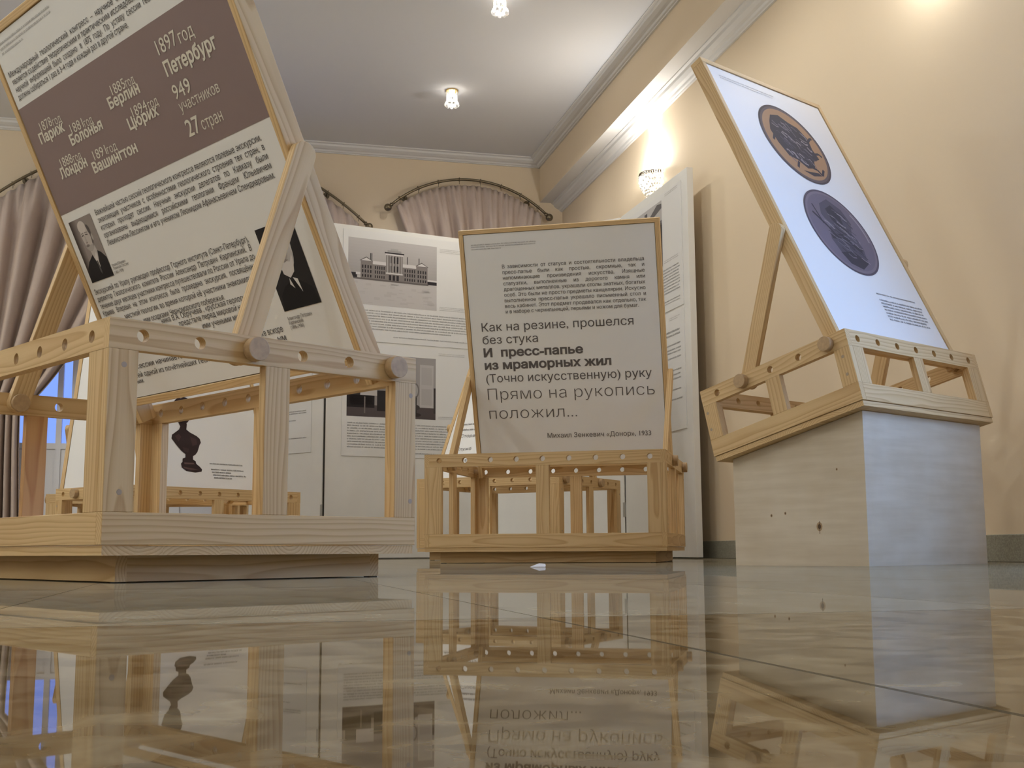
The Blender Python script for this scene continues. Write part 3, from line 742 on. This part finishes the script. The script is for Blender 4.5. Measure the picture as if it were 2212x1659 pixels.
# ------------------------------------------------------------------ room shell (room frame)
def room_obj(mb, name, kind='structure', smooth=False, recalc=True):
    o = mb.build(name, None, smooth, recalc); o.data.transform(Matrix.Scale(RS, 4)); o.matrix_world = ROOM; o['kind'] = kind; return o
T = .25
m = MB(); m.box((RX0 - T, RY0 - T, -.2), (T, T, 0), MARBLE); room_obj(m, 'floor')
m = MB(); m.box((RX0 - T, RY0 - T, CEIL), (T, T, CEIL + .2), CEILM); room_obj(m, 'ceiling')
def wall_with_holes(name, axis, lo, hi, thick, holes):
    """axis 'x': wall along x at y in thick; 'y': along y at x in thick. holes: (a0,a1,z0,z1)"""
    mb = MB(); ac = sorted({lo, hi, *[h[0] for h in holes], *[h[1] for h in holes]}); zc = sorted({0., CEIL, *[h[2] for h in holes], *[h[3] for h in holes]})
    for a0, a1 in zip(ac, ac[1:]):
        for z0, z1 in zip(zc, zc[1:]):
            if any(h[0] <= a0 and a1 <= h[1] and h[2] <= z0 and z1 <= h[3] for h in holes): continue
            if axis == 'x': mb.box((a0, thick[0], z0), (a1, thick[1], z1), WALL)
            else: mb.box((thick[0], a0, z0), (thick[1], a1, z1), WALL)
    return room_obj(mb, name)
BIGW = (-5.02, -2.10, .12, 3.05); SMALLW = (-1.54, -.34, .95, 3.05); SIDEW = (-9.65, -7.55, .60, 2.75)
wall_with_holes('wall_back', 'x', RX0, 0, (0, T), [BIGW, SMALLW])
wall_with_holes('wall_right', 'y', RY0 - T, T, (0, T), [SIDEW])
wall_with_holes('wall_left', 'y', RY0 - T, T, (RX0 - T, RX0), [])
wall_with_holes('wall_front', 'x', RX0, 0, (RY0 - T, RY0), [])
def window(name, axis, h, mulls, sill_z=None, at=.10):
    a0, a1, z0, z1 = h
    def bx(mb, p, q, za, zb, d0, d1, mat):
        if axis == 'x': mb.box((p, at + d0, za), (q, at + d1, zb), mat)
        else: mb.box((at + d0, p, za), (at + d1, q, zb), mat)
    f = MB(); w = .06
    for p, q, za, zb in ((a0, a0 + w, z0, z1), (a1 - w, a1, z0, z1), (a0 + w, a1 - w, z1 - w, z1), (a0 + w, a1 - w, z0, z0 + w)): bx(f, p, q, za, zb, 0, .07, WINW)
    for p, ww in mulls: bx(f, p - ww / 2, p + ww / 2, z0 + w, z1 - w, .005, .065, WINW)
    zz = z0 + w
    if sill_z: bx(f, a0 + w, a1 - w, sill_z - .05, sill_z, .007, .063, WINW)
    o = room_obj(f, name)
    g = MB(); bx(g, a0 + w, a1 - w, (sill_z or z0 + w), z1 - w, .030, .036, GLASS); g.build('window_glass', o).data.transform(Matrix.Scale(RS, 4))
    if sill_z:
        g = MB(); bx(g, a0 + w, a1 - w, z0 + w, sill_z - .05, .02, .05, WINW); g.build('lower_panel', o).data.transform(Matrix.Scale(RS, 4))
    return o
window('window_1', 'x', SMALLW, [(-.94, .07)])
window('window_2', 'x', BIGW, [(-4.545, .045), (-4.40, .10), (-3.56, .09), (-2.72, .10)], sill_z=1.0)
window('window_3', 'y', SIDEW, [(-8.6, .05)])
# cornices, beam, baseboards
PROF = [(0, 0), (0, .075), (.115, .075), (.115, .066), (.095, .060), (.088, .044), (.062, .028), (.040, .022), (.032, .010), (.018, .006), (.016, 0)]
zc0 = CEIL - .075
BEAM_X = -.226
m = MB(); m.extrude(PROF, (RX0, 0, zc0), (0, -1, 0), (0, 0, 1), (BEAM_X - RX0, 0, 0), MOULD); room_obj(m, 'trim_1')
m = MB(); m.extrude(PROF, (BEAM_X, 0, zc0), (-1, 0, 0), (0, 0, 1), (0, RY0, 0), MOULD); room_obj(m, 'trim_2')
m = MB(); m.box((BEAM_X, RY0, 3.406), (0, 0, CEIL), WALL); m.box((BEAM_X, RY0, 3.404), (0, 0, 3.406), MOULD); room_obj(m, 'trim_3')
PROF2 = [(a * .95, b * 1.12) for a, b in PROF]
m = MB(); m.extrude(PROF2, (0, 0, 3.405 - .084), (-1, 0, 0), (0, 0, 1), (0, RY0, 0), MOULD); room_obj(m, 'trim_4')
for nm, lo, hi in (('baseboard_right', (-.016, RY0, 0), (0, 0, .113)), ('baseboard_back', (RX0, -.016, 0), (BIGW[0], 0, .113)), ('baseboard_left', (RX0, RY0, 0), (RX0 + .016, 0, .113)), ('baseboard_front', (RX0, RY0, 0), (0, RY0 + .016, .113))):
    m = MB(); m.box(lo, hi, GRANITE)
    if nm == 'baseboard_back': m.box((BIGW[1], -.016, 0), (0, 0, .113), GRANITE)
    bevel(room_obj(m, nm), .003, 2)

# ------------------------------------------------------------------ curtains and rods (room frame)
def room_thing(name, label, cat, loc, group=None): return thing(name, ROOM @ Matrix.Translation(Vector(loc) * RS) @ Matrix.Scale(RS, 4), label, cat, group)
def arc(xc, hw, ze, za, n, y):
    s = za - ze; R = (hw * hw + s * s) / (2 * s); zc = za - R; a = math.asin(hw / R)
    return [Vector((xc + R * math.sin(-a + 2 * a * k / n), y, zc + R * math.cos(-a + 2 * a * k / n))) for k in range(n + 1)]
def rod(label, xc, hw, ze, za, nring, y=-.12):
    t = room_thing('curtain_rod', label, 'curtain rod', (xc, y, ze), 'arched curtain rods')
    off = Vector((xc, y, ze)); pts = [p - off for p in arc(xc, hw, ze, za, 48, y)]
    m = MB(); m.tube(pts, .0125, BRASS, 12); m.build('pole', t, smooth=True)
    for i in (0, -1):
        d = (pts[i] - pts[1 if i == 0 else -2]).normalized(); c = pts[i] + d * .045
        m = MB(); m.sphere(c, .036, BRASS); m.cyl(pts[i] - d * .005, pts[i] + d * .02, .02, BRASS, .014, 16); m.build('finial', t, smooth=True)
    for k in range(nring):
        f = (k + .5) / nring * 48; i = int(f); p = pts[i].lerp(pts[i + 1], f - i); d = (pts[i + 1] - pts[i]).normalized(); u = Vector((0, 1, 0)); nn = d.cross(u)
        m = MB(); ring = [p + u * (.019 * math.cos(a * PI / 8)) + nn * (.019 * math.sin(a * PI / 8)) for a in range(17)]
        m.tube(ring, .003, BRASS, 6); m.cyl(p - Vector((0, 0, .018)), p - Vector((0, 0, .045)), .0025, BRASS, n=6); m.build('ring', t, smooth=True)
    for f in (.12, .88):
        p = pts[int(48 * f)]; m = MB(); m.cyl(p, p + Vector((0, -y, 0)), .009, BRASS, n=10); m.cyl(p + Vector((0, -y - .012, 0)), p + Vector((0, -y, 0)), .03, BRASS, n=18); m.build('bracket', t)
    return t
rod('smaller arched brass curtain rod near the back right corner', -.945, .745, 3.255, 3.545, 8)
rod('wide arched brass curtain rod on the back wall, cut by the left stand', -3.56, 1.63, 3.06, 3.70, 20)
def curtain(label, top, gather, ga, bottom, nf, group='mauve curtains', amp=.045, y=-.115, seed=1, head=.05):
    """top(t) -> (x,z); gather(t) -> (x,z) ; control ga(t); bottom(t) -> (x,z) or None"""
    rnd = random.Random(seed); ph = [rnd.uniform(-.5, .5) for _ in range(nf + 3)]; am = [rnd.uniform(.55, 1.15) for _ in range(nf + 3)]
    NT = nf * 12; rows = []
    NV1, NV2 = 40, 24
    for j in range(NV1 + 1): rows.append(('a', j / NV1))
    if bottom:
        for j in range(1, NV2 + 1): rows.append(('b', j / NV2))
    vs = []; fs = []
    for kind, v in rows:
        for i in range(NT + 1):
            t = i / NT; k = t * nf; ik = int(k)
            w = math.sin(2 * PI * k + ph[ik] * .9 * math.sin(PI * (k - ik))) * am[ik] + .18 * math.sin(4 * PI * k + 1.3)
            fine = math.sin(2 * PI * k * 3 + ph[ik] * 3)
            p0, p2, p1 = top(t), gather(t), ga(t)
            if kind == 'a':
                x = (1 - v) ** 2 * p0[0] + 2 * v * (1 - v) * p1[0] + v * v * p2[0]; z = (1 - v) ** 2 * p0[1] + 2 * v * (1 - v) * p1[1] + v * v * p2[1]
                pin = min(1, v * 6); mixf = (1 - pin)
                a = amp * (pin * w * (1 - .35 * v) + mixf * .3 * fine)
            else:
                b = bottom(t); s = v * v * (3 - 2 * v); x = p2[0] + (b[0] - p2[0]) * s; z = p2[1] + (b[1] - p2[1]) * v
                a = amp * w * (.65 + .25 * v)
            vs.append((x, y - a, z))
    n = NT + 1
    for j in range(len(rows) - 1):
        for i in range(NT): fs.append((j * n + i, j * n + i + 1, (j + 1) * n + i + 1, (j + 1) * n + i))
    m = MB(); m.add(vs, fs, CURT)
    o = m.build('curtain', None, smooth=True, recalc=False); o.data.transform(Matrix.Scale(RS, 4)); o.matrix_world = ROOM
    so = o.modifiers.new('cloth', 'SOLIDIFY'); so.thickness = .003
    return tag(o, label, 'curtain', group)
def arcz(xc, hw, ze, za):
    s = za - ze; R = (hw * hw + s * s) / (2 * s); zc = za - R
    return lambda x: zc + math.sqrt(max(0, R * R - (x - xc) ** 2))
az = arcz(-3.56, 1.63, 3.06, 3.70); LERP = lambda a, b, t: a + (b - a) * t
lx = lambda t: LERP(-5.13, -3.58, t)
lc = curtain('big mauve drape tied back at the left of the wide window', lambda t: (lx(t), az(lx(t)) - .055), lambda t: (LERP(-5.16, -4.83, t), LERP(1.20, 1.24, t)),
             lambda t: (LERP(-5.13, -4.28, t), LERP(2.0, 1.75, t ** .7)), lambda t: (LERP(-5.17, -4.79, t), .05), 6, seed=3, amp=.10)
rx_ = lambda t: LERP(-3.54, -1.99, t)
curtain('mauve drape under the right end of the wide arched rod', lambda t: (rx_(t), az(rx_(t)) - .055), lambda t: (LERP(-2.29, -1.96, t), LERP(1.24, 1.20, t)),
        lambda t: (LERP(-2.84, -1.99, t), LERP(1.75, 2.0, t)), lambda t: (LERP(-2.33, -1.95, t), .05), 6, seed=5, amp=.085)
for sx, nm in ((-5.0, 'dark'), (-2.12, 'mauve')):
    pass
az2 = arcz(-.945, .745, 3.255, 3.545); cx_ = lambda t: LERP(-1.64, -.24, t)
curtain('mauve curtain gathered on the smaller arched rod, right of the wide window', lambda t: (cx_(t), az2(cx_(t)) - .055), lambda t: (LERP(-1.15, -.45, t), 1.2),
        lambda t: (LERP(-1.25, -.42, t), 2.2), lambda t: (LERP(-1.2, -.40, t), .3), 8, seed=9, amp=.07)

# ------------------------------------------------------------------ crystal ceiling spots
GLOW = emit('hot_bulb', (1.0, .96, .90), 22)
def ceiling_spot(x, y, label):
    t = room_thing('ceiling_spotlight', label, 'ceiling light', (x, y, CEIL), 'crystal ceiling spotlights')
    m = MB(); m.cyl((0, 0, -.012), (0, 0, -.0005), .05, GOLD, n=32); m.build('mount_ring', t, smooth=False)
    m = MB(); m.sphere((0, 0, -.028), .024, GLOW, 20, 12); m.build('bulb', t, smooth=True)
    for k in range(9):
        a = 2 * PI * k / 9; c, s = math.cos(a), math.sin(a); r = .044
        m = MB(); m.cyl((r * c, r * s, -.014), (r * c * .97, r * s * .97, -.092), .0042, CRYST, n=8); m.build('crystal_rod', t)
        m = MB(); m.sphere((r * c * .97, r * s * .97, -.097), .006, GOLD, 8, 6); m.build('drop_cap', t, smooth=True)
        m = MB(); m.sphere((r * c * 1.05, r * s * 1.05, -.122), .017, CRYST, 12, 8, (1, 1, 1.25)); m.build('crystal_drop', t)
    return t
ceiling_spot(*SPOT_ROW[1], 'lit crystal ceiling spotlight higher in the picture, nearer the camera')
ceiling_spot(*SPOT_ROW[0], 'lit crystal ceiling spotlight lower in the picture, nearer the back wall')

# ------------------------------------------------------------------ crystal wall sconces
BEAD = plain('cut_crystal_bead', (.85, .83, .80), .08, spec=.9)
def sconce(x, y, label):
    t = room_thing('wall_sconce', label, 'wall lamp', (0, y, 2.72), 'crystal wall sconces')
    m = MB(); m.board((-.012, -.06, .02), (0, .06, .16), 'z', GOLD); m.build('back_plate', t)
    R = .125
    def bow(r, z, n=18): return [Vector((-r * math.sin(PI * k / n) - .004, -r * math.cos(PI * k / n), z)) for k in range(n + 1)]
    m = MB(); m.tube(bow(R, .172), .004, DARKMET, 8); m.tube(bow(R, .150), .004, DARKMET, 8)
    for k in range(22):
        a = PI * (k + .5) / 22; p = Vector((-R * math.sin(a) - .004, -R * math.cos(a), .161)); m.sphere(p, .0075, DARKMET, 8, 6)
    m.build('filigree_rim', t, smooth=True)
    m = MB(); rnd = random.Random(4)
    for j in range(9):
        f = j / 8; z = .142 - .142 * f; r = R * math.cos(f * 1.12) ** .75
        n = max(5, int(20 * r / R))
        for k in range(n):
            a = PI * (k + .5 * (1 + j % 2)) / (n + .5)
            m.sphere((-r * math.sin(a) - .006, -r * math.cos(a), z + rnd.uniform(-.002, .002)), .0098, CRYST if rnd.random() < .5 else BEAD, 8, 6)
    m.build('crystal_beads', t)
    m = MB(); m.sphere((-.075, 0, .105), .030, emit('sconce_bulb', (1.0, .96, .88), 8), 16, 10, (1, 1, 1.3)); m.build('bulb', t, smooth=True)
    return t
sconce(*SCONCES[0], 'lit crystal bead wall sconce above the corner of the folding screen')

# ------------------------------------------------------------------ folding screen of white boards, with posters
def vec2(a): return Vector((a[0], a[1], 0))
JOINTS = [(-1.337 - .774 * 1.24, 8.405 + .633 * 1.24), (-1.337, 8.405), (-.216, 8.985), (.785, 8.331), (1.099, 7.187)]
tS = thing('folding_screen', Matrix.Translation((*JOINTS[1], 0)), 'tall white zigzag folding screen of four boards across the back', 'folding screen')
BF = []
HS = 2.42
for i in range(4):
    a, b = vec2(JOINTS[i]), vec2(JOINTS[i + 1]); d = (b - a).normalized(); ang = math.atan2(d.y, d.x); ln = (b - a).length
    M = Matrix.Translation(a) @ Matrix.Rotation(ang, 4, 'Z'); BF.append((M, ln))
    m = MB(); m.board((.006, 0, .006), (ln - .006, .042, HS), 'z', BOARDW)
    o = m.build('screen_board', None); o.parent = tS; o.matrix_local = tS.matrix_world.inverted() @ M; bevel(o, .002, 2)
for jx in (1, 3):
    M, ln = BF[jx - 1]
    m = MB(); m.cyl((ln, .012, .02), (ln, .012, HS - .01), .0065, FELT_GAP, n=10)  # dark strip added in the joint, its colour standing in for gap shade
    o = m.build('gap_shade_strip', None); o.parent = tS; o.matrix_local = tS.matrix_world.inverted() @ M
    for z in (.33, 1.20, 2.05):
        M, ln = BF[jx - 1]
        m = MB(); m.cyl((ln, -.004, z - .05), (ln, -.004, z + .05), .006, STEEL, n=12); m.box((ln - .02, -.002, z - .05), (ln - .003, .0, z + .05), STEEL)
        o = m.build('hinge', None); o.parent = tS; o.matrix_local = tS.matrix_world.inverted() @ M
def poster(i, x0, z0, x1, z1, label):
    M, ln = BF[i]
    t = thing('poster', M @ Matrix.Translation((x0, -.0005, z0)), label, 'poster', 'posters on the folding screen')
    m = MB(); m.box((0, -.005, 0), (x1 - x0, 0, z1 - z0), plain('poster_board', (.78, .77, .75), .5, spec=.3)); m.build('poster_sheet', t)
    return t, x0, z0
def pr(tp, mb, name, label=None):
    t, x0, z0 = tp; o = mb.build(name, t, recalc=False); o.location = (-x0, -.005, -z0)
    if label: o['label'] = label
    return o
PG = ink(.30, .29, .285)
# board 2 upper poster: photo of a long building in the snow
tp = poster(1, .128, 1.567, 1.235, 2.388, 'upper poster on the left screen board, photo of a long two-storey building in snow')
m = MB(); rnd = random.Random(2)
X0, Z0, X1, Z1 = .165, 1.838, .868, 2.330
rect(m, X0, Z0, X1, Z1, ink(.56, .53, .515), .0005)
for k in range(12): rect(m, X0, LERP(2.05, Z1, k / 12), X1, LERP(2.05, Z1, (k + 1) / 12), ink(.40 + .012 * k, .375 + .012 * k, .365 + .012 * k), .0006)
for k in range(40):
    a, b = rnd.uniform(X0, X1 - .05), rnd.uniform(Z0 + .01, 2.0); rect(m, a, b, a + rnd.uniform(.02, .07), b + rnd.uniform(.004, .02), ink(.52, .49, .475), .00062)
FAC, DK, SN, MD_ = ink(.24, .215, .205), ink(.035, .03, .033), ink(.66, .635, .625), ink(.15, .13, .125)
rect(m, X0, 2.025, .235, 2.070, DK, .0008); rect(m, .225, 2.055, .26, 2.075, SN, .0009); rect(m, .79, 2.03, X1, 2.060, DK, .0008); rect(m, .79, 2.055, X1, 2.068, SN, .0009)
rect(m, .262, 2.03, .355, 2.165, FAC, .001); rect(m, .355, 2.03, .70, 2.145, FAC, .001); rect(m, .70, 2.03, .792, 2.165, FAC, .001); rect(m, .459, 2.03, .592, 2.238, FAC, .0011)
poly(m, [(.252, 2.163), (.305, 2.195), (.365, 2.163)], MD_, .0012); poly(m, [(.690, 2.163), (.745, 2.195), (.80, 2.163)], MD_, .0012)
poly(m, [(.265, 2.165), (.305, 2.188), (.350, 2.165)], SN, .0013); poly(m, [(.705, 2.165), (.745, 2.188), (.788, 2.165)], SN, .0013)
rect(m, .355, 2.143, .459, 2.168, SN, .0012); rect(m, .592, 2.143, .70, 2.168, SN, .0012)
rect(m, .448, 2.236, .603, 2.246, DK, .0013); rect(m, .455, 2.224, .596, 2.236, SN, .0013); rect(m, .47, 2.246, .58, 2.262, ink(.36, .34, .33), .0013); rect(m, .495, 2.262, .555, 2.276, ink(.42, .40, .39), .0013)
for cxx in (.335, .345, .625, .72): rect(m, cxx, 2.165, cxx + .006, 2.225, DK, .0009)
for row, (za, zb) in enumerate(((2.108, 2.132), (2.075, 2.098), (2.042, 2.062))):
    for k in range(5): rect(m, .372 + k * .017, za, .380 + k * .017, zb, DK, .0014); rect(m, .607 + k * .019, za, .616 + k * .019, zb, DK, .0014)
    for k in range(4): rect(m, .272 + k * .021, za, .282 + k * .021, zb, DK, .0014); rect(m, .712 + k * .020, za, .722 + k * .020, zb, DK, .0014)
for k in range(3): rect(m, .488 + k * .028, 2.165, .502 + k * .028, 2.215, DK, .0014); rect(m, .482 + k * .030, 2.035, .501 + k * .030, 2.075, DK, .0014); rect(m, .488 + k * .028, 2.10, .502 + k * .028, 2.145, DK, .0014)
for k in range(6): rect(m, .468 + k * .0225, 2.085, .474 + k * .0225, 2.222, ink(.44, .42, .41), .00145)
rect(m, .459, 2.082, .592, 2.092, SN, .0015); rect(m, X0, 2.022, .80, 2.034, MD_, .0015)
pr(tp, m, 'building_photo', 'old black and white photo of a long building in snow')
m = MB()
for i in range(8): fineprint(m, .170, 1.792 - .0195 * i, 1.19 - .03 * (i == 7) - .17 * (i == 7), .0105, PG)
fineprint(m, .52, 1.607, 1.15, .0095, PG)
for i in range(3): fineprint(m, .892, 2.315 - .012 * i, 1.16 - .1 * (i == 2), .0055, FAINT); fineprint(m, .892, 1.868 - .012 * i, 1.10, .0055, FAINT)
pr(tp, m, 'fine_print', 'grey paragraph of fine print')
# board 2 lower poster: interior photo
tp = poster(1, .134, .728, 1.235, 1.545, 'lower poster on the left screen board, dark photo of a furnished room')
m = MB(); X0, Z0, X1, Z1 = .168, 1.014, .862, 1.472
rect(m, X0, Z0, X1, Z1, ink(.30, .27, .26), .0005)
rect(m, X0, Z0, X1, 1.10, ink(.10, .08, .08), .0006); rect(m, X0, 1.08, .38, 1.17, ink(.025, .02, .022), .0007); rect(m, .19, 1.10, .36, 1.24, ink(.05, .042, .042), .0007)
rect(m, .27, 1.17, .40, 1.26, ink(.55, .51, .49), .0008); rect(m, .40, 1.06, .47, 1.21, ink(.03, .026, .028), .0008); rect(m, .30, 1.04, .31, 1.16, ink(.20, .17, .16), .0009)
rect(m, .47, 1.10, .86, 1.472, ink(.36, .335, .325), .0006); rect(m, .735, 1.10, .845, 1.42, ink(.50, .475, .465), .0008); rect(m, .748, 1.12, .832, 1.24, ink(.44, .415, .405), .0009); rect(m, .748, 1.27, .832, 1.40, ink(.45, .425, .415), .0009)
rect(m, .846, 1.06, .862, 1.25, ink(.06, .05, .05), .0009); disc(m, .70, 1.225, .03, .055, ink(.20, .185, .18), .001); disc(m, .70, 1.225, .02, .042, ink(.42, .40, .39), .0011)
rect(m, .69, 1.04, .71, 1.18, ink(.05, .045, .045), .001); disc(m, .70, 1.10, .035, .02, ink(.07, .06, .06), .0011); disc(m, .70, 1.045, .045, .014, ink(.05, .04, .04), .0011)
pr(tp, m, 'interior_photo', 'dark old photo of a room with white doors')
m = MB()
for i in range(10): fineprint(m, .174, .962 - .0192 * i, 1.00 - .05 * (i % 3 == 0), .0105, PG)
for i in range(2): fineprint(m, .885, 1.511 - .012 * i, 1.10, .0055, FAINT); fineprint(m, .885, 1.035 - .012 * i, 1.10, .0055, FAINT)
fineprint(m, .60, .756, 1.02, .009, PG)
pr(tp, m, 'fine_print', 'grey paragraph of fine print')
# board 4 posters
tp = poster(3, .085, 1.567, 1.092, 2.362, 'upper poster on the right screen board beside the peach wall, dark photo at its edge')
m = MB(); rect(m, .13, 1.872, .778, 2.322, ink(.50, .48, .47), .0005)
for (a, b, c, d, g) in ((.20, 1.88, .30, 2.10, .05), (.42, 1.90, .52, 2.16, .06), (.55, 2.16, .778, 2.19, .20), (.66, 2.02, .778, 2.17, .045), (.73, 1.88, .778, 2.03, .03), (.60, 1.90, .70, 1.98, .10), (.35, 2.20, .42, 2.26, .08), (.48, 2.22, .53, 2.30, .10)): rect(m, a, b, c, d, ink(g, g * .93, g * .95), .0007)
poly(m, [(.40, 2.19), (.778, 2.27), (.778, 2.30), (.70, 2.31)], ink(.14, .13, .13), .0008); rect(m, .70, 1.90, .73, 2.15, ink(.40, .38, .37), .0009)
pr(tp, m, 'photo', 'dark old photo')
m = MB()
for i in range(9): fineprint(m, .13, 1.838 - .0195 * i, 1.048, .0105, PG)
fineprint(m, .62, 1.628, 1.04, .0095, PG); fineprint(m, .66, 1.612, 1.04, .0075, FAINT)
for i in range(2): fineprint(m, .835, 2.342 - .012 * i, 1.04, .0055, FAINT); fineprint(m, .80, 1.90 - .012 * i, 1.03, .0055, FAINT)
pr(tp, m, 'fine_print', 'grey paragraph of fine print')
tp = poster(3, .085, .792, 1.092, 1.548, 'lower poster on the right screen board beside the peach wall, short lines of print only')
m = MB()
for z, a, h in ((1.419, .45, .014), (1.395, .40, .014), (1.335, .50, .011), (1.305, .35, .011), (1.285, .40, .011), (1.25, .45, .011), (1.17, .42, .011), (1.142, .40, .011), (1.115, .46, .011), (1.046, .50, .011), (.985, .60, .011)): fineprint(m, a, z, 1.04, h, PG)
fineprint(m, .86, 1.51, 1.03, .0055, FAINT); fineprint(m, .86, 1.498, 1.0, .0055, FAINT)
pr(tp, m, 'fine_print', 'grey lines of print')
tp = poster(0, .10, .755, 1.115, 1.555, 'poster on the leftmost screen board, mostly hidden by the left stand')
m = MB()
for z, e in ((1.055, 1.06), (1.04, 1.06), (.99, .95), (.86, 1.07)): fineprint(m, .40, z, e, .009, PG)
pr(tp, m, 'fine_print', 'grey lines of print')
# ------------------------------------------------------------------ a scrap of paper on the floor
m = MB(); m.add([(0, 0, .001), (.05, .006, .001), (.052, .03, .004), (.012, .034, .002), (.03, .018, .012), (.05, .018, .010)], [(0, 1, 4), (1, 5, 4), (1, 2, 5), (2, 3, 4, 5), (0, 4, 3)], plain('white_scrap', (.85, .84, .82), .7))
o = m.build('paper_scrap', None); o.location = (.055, 3.9, 0.0); tag(o, 'small white torn paper scrap on the floor before the middle stand', 'scrap')
so = o.modifiers.new('sheet', 'SOLIDIFY'); so.thickness = .0006
